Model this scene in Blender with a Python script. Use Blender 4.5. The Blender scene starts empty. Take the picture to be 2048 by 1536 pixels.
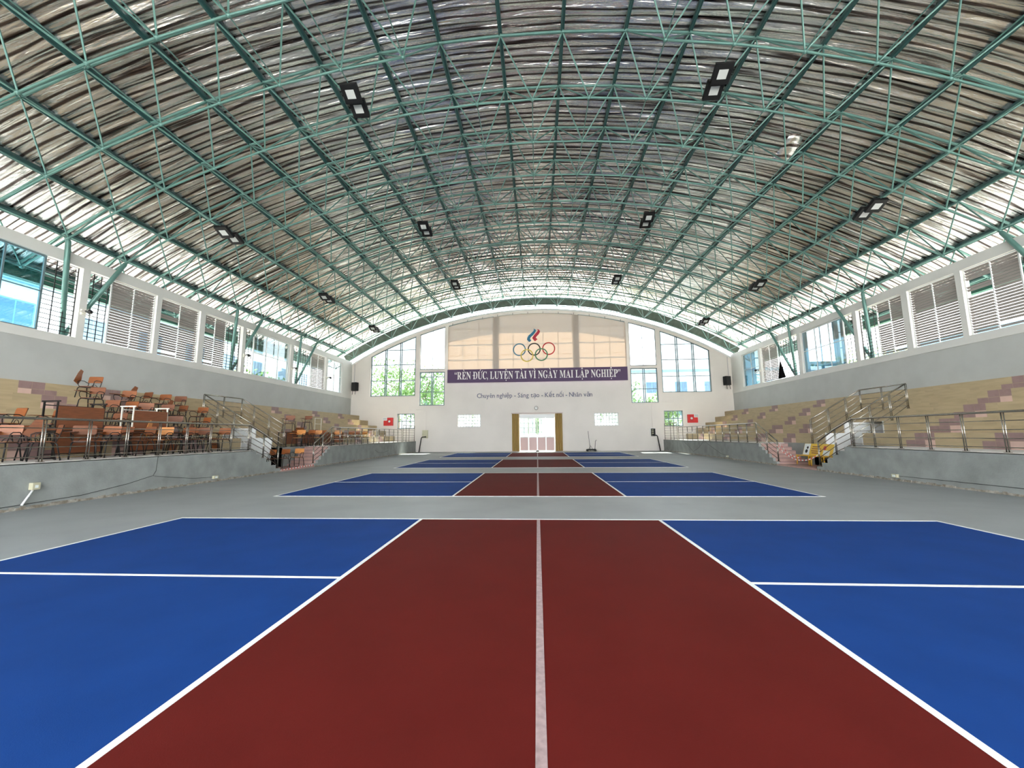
import bpy, bmesh, math, random
from mathutils import Vector, Matrix, Euler
random.seed(7)
S = bpy.context.scene
COL = S.collection
PI = math.pi

# ------------------------------------------------------------------ camera, sky, sun, exposure
YAW, PITCH, ROLL = 0.0612136, 0.1247184, -0.0084262
fwd = Vector((-math.sin(YAW)*math.cos(PITCH), math.cos(YAW)*math.cos(PITCH), math.sin(PITCH)))
rt0 = Vector((math.cos(YAW), math.sin(YAW), 0)); up0 = rt0.cross(fwd)
cr, sr = math.cos(ROLL), math.sin(ROLL)
rt = cr*rt0 + sr*up0; up = -sr*rt0 + cr*up0
cd = bpy.data.cameras.new('camera'); cam = bpy.data.objects.new('camera', cd); COL.objects.link(cam)
cd.sensor_width = 36; cd.lens = 806.075/2048*36; cd.clip_end = 500; cd.clip_start = .05
M = Matrix((rt, up, -fwd)).transposed().to_4x4(); M.translation = Vector((0.005, 0, 1.505))
cam.matrix_world = M; S.camera = cam

W = bpy.data.worlds.new('sky'); S.world = W; W.use_nodes = True
wn = W.node_tree; wn.nodes.clear()
wo = wn.nodes.new('ShaderNodeOutputWorld'); bg = wn.nodes.new('ShaderNodeBackground')
gr = wn.nodes.new('ShaderNodeValToRGB'); tc = wn.nodes.new('ShaderNodeTexCoord'); sx = wn.nodes.new('ShaderNodeSeparateXYZ')
wn.links.new(tc.outputs['Generated'], sx.inputs[0]); wn.links.new(sx.outputs[2], gr.inputs[0])
gr.color_ramp.elements[0].color = (.90, .92, .92, 1); gr.color_ramp.elements[1].color = (.72, .84, 1, 1)
wn.links.new(gr.outputs[0], bg.inputs[0]); wn.links.new(bg.outputs[0], wo.inputs[0])
sm = wn.nodes.new('ShaderNodeMapRange'); sm.interpolation_type = 'SMOOTHSTEP'      # sky brightened behind the camera to fill the hall with light
sm.inputs['From Min'].default_value = .35; sm.inputs['From Max'].default_value = -.75; sm.inputs['To Min'].default_value = 2.9; sm.inputs['To Max'].default_value = 6.2
wn.links.new(sx.outputs[1], sm.inputs['Value']); wn.links.new(sm.outputs['Result'], bg.inputs[1])
sl = bpy.data.lights.new('sun', 'SUN'); so = bpy.data.objects.new('sun', sl); COL.objects.link(so)
sl.energy = 18; sl.angle = .01; sl.color = (1, .95, .86)
so.location = (0, 80, 80)
so.rotation_euler = Vector((-.05, -.56, -.83)).to_track_quat('-Z', 'Y').to_euler()
S.view_settings.view_transform = 'Standard'; S.view_settings.look = 'None'
S.view_settings.gamma = 1; S.view_settings.exposure = 1.62
try: S.view_settings.use_curve_mapping = False
except Exception: pass
c = S.cycles
c.use_denoising = True
c.max_bounces = 8; c.diffuse_bounces = 5; c.glossy_bounces = 4; c.transmission_bounces = 6; c.transparent_max_bounces = 16
c.caustics_reflective = False; c.caustics_refractive = False
c.sample_clamp_indirect = 8

# ------------------------------------------------------------------ materials
MATS = {}
def mat(name, col, rough=.6, metal=0, noise=0, nscale=4, ncol=None, bump=0, bscale=30, emit=None, stretch=(1, 1, 1), trans=0, alpha_mix=0):
    m = bpy.data.materials.new(name); m.use_nodes = True; nt = m.node_tree; N = nt.nodes; L = nt.links
    b = N['Principled BSDF']; b.inputs['Base Color'].default_value = (*col, 1)
    b.inputs['Roughness'].default_value = rough; b.inputs['Metallic'].default_value = metal
    t = N.new('ShaderNodeTexCoord'); mp = N.new('ShaderNodeMapping'); L.new(t.outputs['Object'], mp.inputs[0])
    mp.inputs['Scale'].default_value = stretch
    if noise:
        n = N.new('ShaderNodeTexNoise'); n.inputs['Scale'].default_value = nscale; n.inputs['Detail'].default_value = 5
        L.new(mp.outputs[0], n.inputs[0])
        r = N.new('ShaderNodeValToRGB'); L.new(n.outputs[0], r.inputs[0])
        c2 = ncol or tuple(x*(1-noise) for x in col)
        r.color_ramp.elements[0].color = (*c2, 1); r.color_ramp.elements[1].color = (*col, 1)
        r.color_ramp.elements[0].position = .3; r.color_ramp.elements[1].position = .62
        L.new(r.outputs[0], b.inputs['Base Color'])
    if bump:
        n2 = N.new('ShaderNodeTexNoise'); n2.inputs['Scale'].default_value = bscale; n2.inputs['Detail'].default_value = 3
        L.new(mp.outputs[0], n2.inputs[0])
        bp = N.new('ShaderNodeBump'); bp.inputs['Strength'].default_value = bump; bp.inputs['Distance'].default_value = .02
        L.new(n2.outputs[0], bp.inputs['Height']); L.new(bp.outputs[0], b.inputs['Normal'])
    MATS[name] = m
    return m
def glassy(name, tint, refl=.25, rough=.02):
    m = bpy.data.materials.new(name); m.use_nodes = True; nt = m.node_tree; N = nt.nodes; L = nt.links; N.clear()
    o = N.new('ShaderNodeOutputMaterial'); mx = N.new('ShaderNodeMixShader'); tr = N.new('ShaderNodeBsdfTransparent'); gl = N.new('ShaderNodeBsdfGlossy')
    tr.inputs[0].default_value = (*tint, 1); gl.inputs[1].default_value = rough; gl.inputs[0].default_value = (.85, .97, 1, 1)
    lw = N.new('ShaderNodeLayerWeight'); lw.inputs[0].default_value = .5
    pw = N.new('ShaderNodeMath'); pw.operation = 'POWER'; pw.inputs[1].default_value = 4; L.new(lw.outputs['Facing'], pw.inputs[0])
    ad = N.new('ShaderNodeMath'); ad.operation = 'ADD'; ad.inputs[1].default_value = refl; ad.use_clamp = True
    L.new(pw.outputs[0], ad.inputs[0]); L.new(ad.outputs[0], mx.inputs[0]); L.new(tr.outputs[0], mx.inputs[1]); L.new(gl.outputs[0], mx.inputs[2]); L.new(mx.outputs[0], o.inputs[0])
    MATS[name] = m; return m
def cloth(name, col, tcol, fac=.5, see=0.0):
    m = bpy.data.materials.new(name); m.use_nodes = True; nt = m.node_tree; N = nt.nodes; L = nt.links; N.clear()
    o = N.new('ShaderNodeOutputMaterial'); mx = N.new('ShaderNodeMixShader'); d = N.new('ShaderNodeBsdfDiffuse'); t = N.new('ShaderNodeBsdfTranslucent')
    d.inputs[0].default_value = (*col, 1); t.inputs[0].default_value = (*tcol, 1); mx.inputs[0].default_value = fac
    L.new(d.outputs[0], mx.inputs[1]); L.new(t.outputs[0], mx.inputs[2])
    m2 = N.new('ShaderNodeMixShader'); tp = N.new('ShaderNodeBsdfTransparent'); m2.inputs[0].default_value = see
    L.new(mx.outputs[0], m2.inputs[1]); L.new(tp.outputs[0], m2.inputs[2]); L.new(m2.outputs[0], o.inputs[0])
    MATS[name] = m; return m

mat('floor_gray', (.31, .32, .31), .5, noise=.12, nscale=.9, bump=.12, bscale=60)
mat('court_blue', (.009, .047, .20), .75, noise=.12, nscale=1.6, bump=.08, bscale=180)
mat('court_red', (.105, .010, .0075), .75, noise=.12, nscale=1.6, bump=.08, bscale=180)
mat('line_white', (.82, .82, .78), .5, noise=.06, nscale=8)
mat('line_net', (.42, .30, .29), .6, noise=.3, nscale=25)
mat('wall_gray', (.52, .53, .51), .75, noise=.08, nscale=1.2)
mat('wall_white', (.76, .75, .71), .7, noise=.06, nscale=1.0)
mat('wall_cream', (.78, .725, .67), .75, noise=.07, nscale=.5)
mat('concrete', (.31, .325, .31), .8, noise=.25, nscale=2.2, bump=.3, bscale=25)
mat('dirt', (.20, .17, .13), .95, noise=.75, nscale=9, ncol=(.42, .39, .34), bump=.8, bscale=18)
mat('passage_white', (.80, .80, .78), .7)
mat('tile_tan', (.52, .41, .25), .5, noise=.16, nscale=2.2, stretch=(1, .6, 4))
mat('tile_tan_dark', (.50, .39, .235), .5, noise=.18, nscale=2.5, stretch=(1, .6, 4))
mat('tile_mauve', (.34, .22, .21), .5, noise=.15, nscale=5)
mat('tile_pink', (.72, .50, .43), .5, noise=.08, nscale=4)
mat('grout', (.30, .22, .14), .8)
mat('step_pink', (.48, .30, .26), .6, noise=.2, nscale=4)
mat('steel', (.36, .33, .29), .24, 1)
mat('paint_teal', (.125, .255, .225), .42, .25, noise=.15, nscale=3)
mat('paint_teal_shaded', (.045, .125, .12), .45, .2, noise=.2, nscale=3)  # the teal paint again, with the unlit purlins' shade put into its colour
mat('black', (.007, .007, .008), .6)
mat('black_metal', (.016, .014, .014), .4, .4)
mat('lens', (.55, .57, .56), .25, .0)
mat('ply', (.31, .095, .026), .42, noise=.35, nscale=3, stretch=(1, 1, 9))
mat('ply_dark', (.215, .068, .024), .5, noise=.3, nscale=4, stretch=(1, 1, 9))
mat('ply_bright', (.62, .24, .05), .45, noise=.25, nscale=4, stretch=(1, 1, 7))
mat('white_metal', (.78, .75, .66), .4)
mat('frame_white', (.80, .81, .80), .45)
mat('frame_gray', (.14, .20, .22), .45)
mat('fire_red', (.62, .02, .02), .4)
mat('cream_box', (.52, .49, .34), .5)
mat('purple', (.075, .035, .10), .6)
mat('letter', (.88, .85, .82), .6)
mat('slate', (.085, .10, .17), .7)
mat('ring_blue', (.05, .19, .28), .6); mat('ring_black', (.01, .01, .01), .6); mat('ring_red', (.50, .02, .03), .6)
mat('ring_yellow', (.68, .52, .10), .6); mat('ring_green', (.04, .20, .10), .6)
mat('flame_blue', (.01, .16, .28), .5); mat('flame_red', (.50, .01, .035), .5)
mat('yellow_plastic', (.75, .42, .02), .4); mat('sign_white', (.78, .82, .80), .5); mat('sign_yellow', (.78, .50, .05), .5)
mat('sign_red', (.6, .05, .03), .5); mat('tape_red', (.7, .12, .1), .5)
mat('pink_panel', (.62, .44, .42), .6)
mat('rubber', (.02, .02, .02), .7)
mat('paving_dim', (.48, .46, .42), .95, noise=.3, nscale=.8)  # tone of the added ground strips that dim the eaves
mat('outdoor_ground', (.78, .76, .70), .9, noise=.2, nscale=.4)
mat('leaf', (.16, .30, .07), .8, noise=.5, nscale=1.5); mat('leaf2', (.22, .34, .10), .8, noise=.5, nscale=1.5); mat('bark', (.2, .14, .09), .9)
mat('render_white', (.60, .62, .63), .8); mat('render_blue', (.16, .28, .38), .8); mat('dark_glass', (.06, .12, .18), .1)
mat('roof_outer', (.35, .5, .48), .5)
mat('green_gutter', (.02, .10, .07), .5)
mat('skirt_dark', (.05, .075, .06), .6, noise=.4, nscale=2)
mat('clock_face', (.8, .8, .76), .5)
glassy('glass_clear', (.58, .615, .62), .05)
glassy('glass_blue', (.17, .28, .33), .24)
glassy('glass_blue_pale', (.62, .84, .92), .16)
cloth('curtain', (.62, .43, .17), (.6, .42, .16), .35)
cloth('banner_cloth', (.52, .49, .46), (.44, .265, .155), .31, .04)
cloth('blade', (.42, .385, .36), (.32, .29, .27), .3)
cloth('black_cloth', (.01, .01, .01), (.01, .01, .01), .1)

def foil():
    m = bpy.data.materials.new('silver_foil'); m.use_nodes = True; nt = m.node_tree; N = nt.nodes; L = nt.links
    b = N['Principled BSDF']; b.inputs['Metallic'].default_value = .8; b.inputs['Roughness'].default_value = .2
    t = N.new('ShaderNodeTexCoord')
    mp = N.new('ShaderNodeMapping'); mp.inputs['Scale'].default_value = (.55, 5.5, .55); L.new(t.outputs['Object'], mp.inputs[0])
    n = N.new('ShaderNodeTexNoise'); n.inputs['Scale'].default_value = 1; n.inputs['Detail'].default_value = 4; n.inputs['Distortion'].default_value = .5
    L.new(mp.outputs[0], n.inputs[0])
    mp2 = N.new('ShaderNodeMapping'); mp2.inputs['Scale'].default_value = (1.6, 17, 1.6); L.new(t.outputs['Object'], mp2.inputs[0])
    n2 = N.new('ShaderNodeTexNoise'); n2.inputs['Scale'].default_value = 1; n2.inputs['Detail'].default_value = 3
    L.new(mp2.outputs[0], n2.inputs[0])
    a = N.new('ShaderNodeMath'); a.operation = 'MULTIPLY_ADD'; a.inputs[1].default_value = .3; L.new(n2.outputs[0], a.inputs[0]); L.new(n.outputs[0], a.inputs[2])
    bp = N.new('ShaderNodeBump'); bp.inputs['Strength'].default_value = 1; bp.inputs['Distance'].default_value = .09
    L.new(a.outputs[0], bp.inputs['Height']); L.new(bp.outputs[0], b.inputs['Normal'])
    n3 = N.new('ShaderNodeTexNoise'); n3.inputs['Scale'].default_value = .35; n3.inputs['Detail'].default_value = 3; L.new(t.outputs['Object'], n3.inputs[0])
    r = N.new('ShaderNodeValToRGB'); r.color_ramp.elements[0].color = (.88, .83, .77, 1); r.color_ramp.elements[1].color = (.99, .97, .94, 1)
    L.new(n3.outputs[0], r.inputs[0])
    # shade of the long folds and rib valleys painted into the foil colour
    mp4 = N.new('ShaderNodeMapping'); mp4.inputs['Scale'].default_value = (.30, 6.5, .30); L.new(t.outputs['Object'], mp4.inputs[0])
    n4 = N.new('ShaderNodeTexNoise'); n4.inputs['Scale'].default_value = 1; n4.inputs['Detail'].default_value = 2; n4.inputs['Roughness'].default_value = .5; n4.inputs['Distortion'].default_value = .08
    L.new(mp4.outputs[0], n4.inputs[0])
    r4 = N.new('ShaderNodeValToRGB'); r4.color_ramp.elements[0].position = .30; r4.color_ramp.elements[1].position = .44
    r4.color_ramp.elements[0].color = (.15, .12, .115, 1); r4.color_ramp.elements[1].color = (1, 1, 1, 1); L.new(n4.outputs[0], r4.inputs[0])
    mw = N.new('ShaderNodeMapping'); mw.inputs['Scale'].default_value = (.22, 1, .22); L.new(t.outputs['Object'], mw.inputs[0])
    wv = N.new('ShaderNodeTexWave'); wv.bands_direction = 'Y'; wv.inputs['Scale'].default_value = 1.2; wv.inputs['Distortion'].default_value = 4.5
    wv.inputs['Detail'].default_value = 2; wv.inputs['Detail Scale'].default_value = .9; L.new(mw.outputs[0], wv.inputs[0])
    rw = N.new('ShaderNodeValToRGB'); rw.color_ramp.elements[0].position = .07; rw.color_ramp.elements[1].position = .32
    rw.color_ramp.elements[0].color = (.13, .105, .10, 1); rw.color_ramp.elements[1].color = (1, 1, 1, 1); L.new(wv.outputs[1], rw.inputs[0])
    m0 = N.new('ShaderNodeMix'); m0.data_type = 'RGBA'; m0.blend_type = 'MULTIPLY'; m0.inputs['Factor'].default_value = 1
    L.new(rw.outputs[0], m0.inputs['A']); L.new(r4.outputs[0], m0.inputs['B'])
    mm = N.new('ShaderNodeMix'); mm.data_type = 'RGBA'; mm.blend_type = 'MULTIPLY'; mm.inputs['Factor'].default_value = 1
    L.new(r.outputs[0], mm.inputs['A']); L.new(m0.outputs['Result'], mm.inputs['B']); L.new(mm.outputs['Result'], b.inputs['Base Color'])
    MATS['foil'] = m
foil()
for n_, v_ in (('court_blue', .08), ('court_red', .08), ('floor_gray', .2), ('line_white', .2), ('tile_tan', .3), ('black', .3)): MATS[n_].node_tree.nodes['Principled BSDF'].inputs['Specular IOR Level'].default_value = v_

# ------------------------------------------------------------------ mesh helpers
class MB:
    def __init__(s): s.v = []; s.f = []; s.m = []; s.sm = []
    def face(s, idx, mi=0, sm=False): s.f.append(tuple(idx)); s.m.append(mi); s.sm.append(sm)
    def box(s, x0, x1, y0, y1, z0, z1, mi=0, mtx=None):
        if x0 > x1: x0, x1 = x1, x0
        if y0 > y1: y0, y1 = y1, y0
        p = [(x0, y0, z0), (x1, y0, z0), (x1, y1, z0), (x0, y1, z0), (x0, y0, z1), (x1, y0, z1), (x1, y1, z1), (x0, y1, z1)]
        s.hexa(p, mi, mtx); return s
    def hexa(s, p, mi=0, mtx=None):
        n = len(s.v)
        s.v += [tuple(mtx @ Vector(q)) if mtx else tuple(q) for q in p]
        for f in ((0, 3, 2, 1), (4, 5, 6, 7), (0, 1, 5, 4), (1, 2, 6, 5), (2, 3, 7, 6), (3, 0, 4, 7)):
            s.face([n+i for i in f], mi)
    def quad(s, a, b, c_, d, mi=0):
        n = len(s.v); s.v += [tuple(a), tuple(b), tuple(c_), tuple(d)]; s.face((n, n+1, n+2, n+3), mi)
    def tube(s, pts, r, n=6, mi=0, closed=False, cap=True):
        P = [Vector(p) for p in pts]; k = len(P); base = len(s.v); prev = None
        for i, p in enumerate(P):
            if closed: t = (P[(i+1) % k]-P[i-1])
            elif i == 0: t = P[1]-P[0]
            elif i == k-1: t = P[-1]-P[-2]
            else: t = (P[i+1]-P[i]).normalized()+(P[i]-P[i-1]).normalized()
            if t.length < 1e-9: t = Vector((0, 0, 1))
            t.normalize()
            if prev is None:
                a = Vector((0, 0, 1)) if abs(t.z) < .9 else Vector((1, 0, 0))
                u = t.cross(a).normalized()
            else:
                u = prev-t*prev.dot(t)
                u = u.normalized() if u.length > 1e-6 else t.orthogonal().normalized()
            prev = u; w = t.cross(u)
            rr = r[i] if isinstance(r, (list, tuple)) else r
            for q in range(n):
                an = 2*PI*q/n
                s.v.append(tuple(p+u*math.cos(an)*rr+w*math.sin(an)*rr))
        m_ = k if closed else k-1
        for i in range(m_):
            a0 = base+i*n; b0 = base+((i+1) % k)*n
            for q in range(n):
                s.face((a0+q, a0+(q+1) % n, b0+(q+1) % n, b0+q), mi, n > 5)
        if cap and not closed:
            s.face([base+q for q in range(n)][::-1], mi); s.face([base+(k-1)*n+q for q in range(n)], mi)
        return s
    def lathe(s, prof, n=16, mi=0, mtx=None):
        base = len(s.v)
        for (r, z) in prof:
            for q in range(n):
                a = 2*PI*q/n; v = Vector((r*math.cos(a), r*math.sin(a), z))
                s.v.append(tuple(mtx @ v if mtx else v))
        for i in range(len(prof)-1):
            for q in range(n):
                s.face((base+i*n+q, base+i*n+(q+1) % n, base+(i+1)*n+(q+1) % n, base+(i+1)*n+q), mi, True)
        s.face([base+q for q in range(n)][::-1], mi); s.face([base+(len(prof)-1)*n+q for q in range(n)], mi)
        return s
    def poly_prism(s, pts, y0, y1, mi=0):
        """pts in x,z"""
        n = len(s.v); k = len(pts)
        s.v += [(x, y0, z) for x, z in pts]+[(x, y1, z) for x, z in pts]
        s.face([n+i for i in range(k)], mi); s.face([n+k+i for i in range(k)][::-1], mi)
        for i in range(k): s.face((n+i, n+k+i, n+k+(i+1) % k, n+(i+1) % k), mi)
    def mesh(s, name):
        me = bpy.data.meshes.new(name); me.from_pydata(s.v, [], s.f)
        me.polygons.foreach_set('material_index', s.m); me.polygons.foreach_set('use_smooth', s.sm); me.update()
        return me
    def build(s, name, mats, parent=None, bevel=0):
        me = s.mesh(name)
        for q in ([mats] if isinstance(mats, str) else mats): me.materials.append(MATS[q])
        if bevel:
            bm = bmesh.new(); bm.from_mesh(me)
            es = [e for e in bm.edges if len(e.link_faces) == 2 and e.calc_face_angle() > .6]
            bmesh.ops.bevel(bm, geom=es, offset=bevel, segments=2, affect='EDGES', profile=.6)
            bm.to_mesh(me); bm.free()
        o = bpy.data.objects.new(name, me); COL.objects.link(o)
        if parent: o.parent = parent
        return o
def empty(name, loc=(0, 0, 0), rot=(0, 0, 0)):
    o = bpy.data.objects.new(name, None); COL.objects.link(o); o.location = loc; o.rotation_euler = rot; o.empty_display_size = .1
    return o
def tag(o, label, cat, group=None):
    o['label'] = label; o['category'] = cat
    if group: o['group'] = group
    return o
def thing(name, label, cat, loc=(0, 0, 0), rot=(0, 0, 0), group=None): return tag(empty(name, loc, rot), label, cat, group)
def struct(o, label=None, cat=None):
    o['kind'] = 'structure'
    if label: o['label'] = label
    if cat: o['category'] = cat
    return o
def kids(o): return [c_ for c_ in COL.objects if c_.parent == o]
CH = {}
def dup(root, loc, rot, label, group=None):
    r = root.copy(); COL.objects.link(r); r.location = loc; r.rotation_euler = rot; r['label'] = label
    if group: r['group'] = group
    for ch in CH.setdefault(root.name, kids(root)):
        c1 = ch.copy(); COL.objects.link(c1); c1.parent = r
        for g in CH.setdefault(ch.name, kids(ch)):
            c2 = g.copy(); COL.objects.link(c2); c2.parent = c1
    return r

# ------------------------------------------------------------------ hall dimensions
WX, YB, YF = 17.2, 36.3, -9.0           # side wall face, far wall face, near wall face
PX, PZ = 11.0, .97                      # platform edge and height
RW = 32.9
def zwall(x): return 13.03-(RW-math.sqrt(RW*RW-x*x))
def zopen(x): return zwall(x)-.36
RT, ZT, DP, Y0 = 35.758, 14.71, .05754, 11.847
ZC = ZT-RT; RB = RT-1.47
def top(i, j): a = (i+.5)*DP; return Vector((RT*math.sin(a)+.02, Y0+2.1*j, ZC+RT*math.cos(a)))
def bot(i, j): a = i*DP; return Vector((RB*math.sin(a)+.02, Y0+2.1*j+1.05, ZC+RB*math.cos(a)))
SL, SH = 5.24, 7.95

# floor
b = MB(); b.box(-11.0, 11.0, YF, YB, -.2, 0)
struct(b.build('floor', 'floor_gray'), 'grey painted concrete sports hall floor around the courts', 'floor')

# far gable wall with its openings
def openings(x):
    a = abs(x); o = []
    if a < 1.57: o.append((0, lambda q: 3.28))
    if 5.1 < a < 7.2: o.append((2.2, lambda q: 3.36))
    if 11.17 < a < 12.78: o.append((2.1, lambda q: 3.48))
    if 8.42 < a < 10.78: o.append((4.2, lambda q: 7.3)); o.append((7.55, zopen))
    if 11.17 < a < 15.42: o.append((5.1, zopen))
    if a < 3.42 or 3.88 < a < 8.1: o.append((6.45, zopen))
    return sorted(o, key=lambda q: q[0])
brk = sorted(set([s_*q for q in (0, 1.57, 3.42, 3.88, 5.1, 7.2, 8.1, 8.42, 10.78, 11.17, 12.78, 15.42, 17.5) for s_ in (-1, 1)]))
xs = []
for a, c_ in zip(brk, brk[1:]):
    n = max(1, int((c_-a)/.7)); xs += [a+(c_-a)*k/n for k in range(n)]
xs.append(brk[-1])
b = MB()
for xa, xb in zip(xs, xs[1:]):
    z = 0.0; lo = (z, z)
    for z0, zf in openings((xa+xb)/2):
        if z0 > 0: b.hexa([(xa, YB, lo[0]), (xb, YB, lo[1]), (xb, YB+.3, lo[1]), (xa, YB+.3, lo[0]), (xa, YB, z0), (xb, YB, z0), (xb, YB+.3, z0), (xa, YB+.3, z0)])
        lo = (zf(xa), zf(xb))
    b.hexa([(xa, YB, lo[0]), (xb, YB, lo[1]), (xb, YB+.3, lo[1]), (xa, YB+.3, lo[0]), (xa, YB, zwall(xa)), (xb, YB, zwall(xb)), (xb, YB+.3, zwall(xb)), (xa, YB+.3, zwall(xa))])
struct(b.build('wall_back', 'wall_cream'), 'cream arched gable wall with slogan banner and tall windows', 'wall')
# white coping beam that follows the arch
b = MB()
for k in range(48):
    xa = -17.5+35*k/48; xb = xa+35/48
    za, zb = zwall(xa), zwall(xb)
    b.hexa([(xa, YB-.12, za-.12), (xb, YB-.12, zb-.12), (xb, YB-.004, zb-.12), (xa, YB-.004, za-.12), (xa, YB-.12, za), (xb, YB-.12, zb), (xb, YB-.004, zb), (xa, YB-.004, za)])
struct(b.build('trim_1', 'frame_white'))
# near wall behind the camera, lower part solid, band opened to light the hall
b = MB(); b.box(-17.5, 17.5, YF-.3, YF, 0, .9)
for k in range(9): x = -17.5+k*4.3; b.box(x, x+.6, YF-.3, YF, .9, 7.6)
for k in range(24):
    xa = -17.5+35*k/24; xb = xa+35/24
    b.hexa([(xa, YF-.3, 7.6), (xb, YF-.3, 7.6), (xb, YF, 7.6), (xa, YF, 7.6), (xa, YF-.3, zwall(xa)), (xb, YF-.3, zwall(xb)), (xb, YF, zwall(xb)), (xa, YF, zwall(xa))])
struct(b.build('wall_front', 'wall_cream'))

# side walls
WINS = [(-7.6, -3.2), (-2.7, 1.2), (1.6, 4.6), (5.1, 9.05), (9.3, 13.71), (13.96, 16.75), (16.98, 19.14), (19.46, 22.17), (22.42, 26.85), (27.16, 31.62), (31.92, 34.46)]
for side, nm in ((-1, 'left'), (1, 'right')):
    b = MB(); X0, X1 = side*WX, side*(WX+.3)
    b.box(X0, X1, YF, YB, 3.3, 4.93, 0)
    b.box(X0-side*.03, X1, YF, YB, 4.93, SL, 1)
    b.box(X0, X1, YF, YB, SH, 8.36, 1)
    y = YF
    for (a, c_) in WINS+[(YB, YB)]:
        b.box(X0, X1, y, a, SL, SH, 1); y = c_
    struct(b.build('wall_'+nm, ['wall_gray', 'wall_white']), 'grey and white %s side wall below the clerestory windows' % nm, 'wall')

# windows ---------------------------------------------------------------
WN = [0]
def win(label):
    WN[0] += 1; o = empty('window_%d' % WN[0]); struct(o, label, 'window'); return o
def side_frame(side, y0, y1, z0, z1, vs, hs, m, par, x=17.33, t=.03, name='window_frame'):
    b = MB(); X = side*x
    for y in (y0+t, y1-t): b.box(X-t, X+t, y-t, y+t, z0, z1)
    for z in (z0+t, z1-t): b.box(X-t, X+t, y0+2*t, y1-2*t, z-t, z+t)
    for y in vs: b.box(X-t*.8, X+t*.8, y-t*.8, y+t*.8, z0+2*t, z1-2*t)
    for z in hs: b.box(X-t*.6, X+t*.6, y0+2*t, y1-2*t, z-t*.6, z+t*.6)
    return b.build(name, m, par)
def side_glass(side, y0, y1, nv, par, g):
    vs = [y0+(y1-y0)*k/nv for k in range(1, nv)]
    fr = side_frame(side, y0, y1, SL, SH, vs, [SL+(SH-SL)*.52], 'frame_gray' if side < 0 and y1 < 14 else 'frame_white', par)
    b = MB(); X = side*17.33; b.box(X-.004, X+.004, y0+.05, y1-.05, SL+.05, SH-.05); b.build('pane', g, par)
def side_grille(side, y0, y1, par):
    b = MB(); X = side*17.40; t = .012
    n = max(2, round((y1-y0)/.3))
    for k in range(n+1): y = y0+(y1-y0)*k/n; b.box(X-t, X+t, y-t, y+t, SL, SH)
    for k in range(17): z = SL+(SH-SL)*k/16; b.box(X-t, X+t, y0, y1, z-t, z+t)
    b.build('grille', 'black_metal', par)
def louvre(side, y0, y1, par, cols=2, gap=0):
    side_frame(side, y0, y1, SL, SH, [y0+(y1-y0)*k/cols for k in range(1, cols)], [], 'frame_white', par, x=17.33, t=.022)
    n = 23; pitch = (SH-SL-.1)/n
    for c_ in range(cols):
        a0 = y0+(y1-y0)*c_/cols+.03; a1 = y0+(y1-y0)*(c_+1)/cols-.03
        b = MB()
        for k in range(n):
            z = SL+.06+pitch*(k+.5)
            if gap and c_ == gap-1 and k in (13, 14, 17, 18): continue
            if gap and k == 1 and c_ == 0: continue
            w = .050; an = .55+random.uniform(-.07, .07)
            m_ = Matrix.Translation((side*17.33, 0, z)) @ Matrix.Rotation(-side*an, 4, 'Y')
            b.box(-.003, .003, a0, a1, -w, w, 0, m_)
        b.build('louvre_blades', 'blade', par)
SPEC = {3: [('L', 5.1, 9.05)], 4: [('G', 9.3, 12.62, 3), ('R', 12.66, 13.7)], 5: [('R', 13.98, 14.8), ('L', 14.84, 16.74)], 6: [('L', 16.99, 19.13)],
        7: [('L', 19.48, 21.0), ('R', 21.02, 22.15)], 8: [('R', 22.44, 23.2), ('G', 23.24, 26.83, 3)], 9: [('R', 27.18, 29.55), ('L', 29.58, 31.6)], 10: [('G', 31.94, 34.44, 2)],
        2: [('G', 1.6, 4.6, 3)], 1: [('L', -2.7, 1.2)], 0: [('G', -7.6, -3.2, 3)]}
ORD = ['', '', '', '', '', '', '', '', '', '', '']
DESC = {4: 'large tinted glass clerestory window nearest the camera on the %s wall', 5: 'dark grille and louvre window beside the first concrete pillar on the %s wall',
        6: 'fully louvred window between pillars on the %s wall', 7: 'louvre window with a dark grille at its far end on the %s wall', 8: 'three pane glass window beside a narrow grille on the %s wall',
        9: 'wide open grille window with louvres beyond on the %s wall', 10: 'two pane glass window nearest the far corner of the %s wall'}
for side, nm in ((-1, 'left'), (1, 'right')):
    for k, (a, c_) in enumerate(WINS):
        w = win(DESC.get(k, '').replace('%s', nm) or None)
        for it in SPEC[k]:
            if it[0] == 'L': louvre(side, it[1], it[2], w, gap=2 if (k in (5, 7) and side > 0) else (1 if k in (6, 7) and side < 0 else 0))
            if it[0] == 'R': side_grille(side, it[1], it[2], w)
            if it[0] == 'G': side_glass(side, it[1], it[2], it[3], w, 'glass_blue_pale' if (k == 4 and side < 0) else 'glass_blue' if side > 0 else 'glass_clear')

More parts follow.
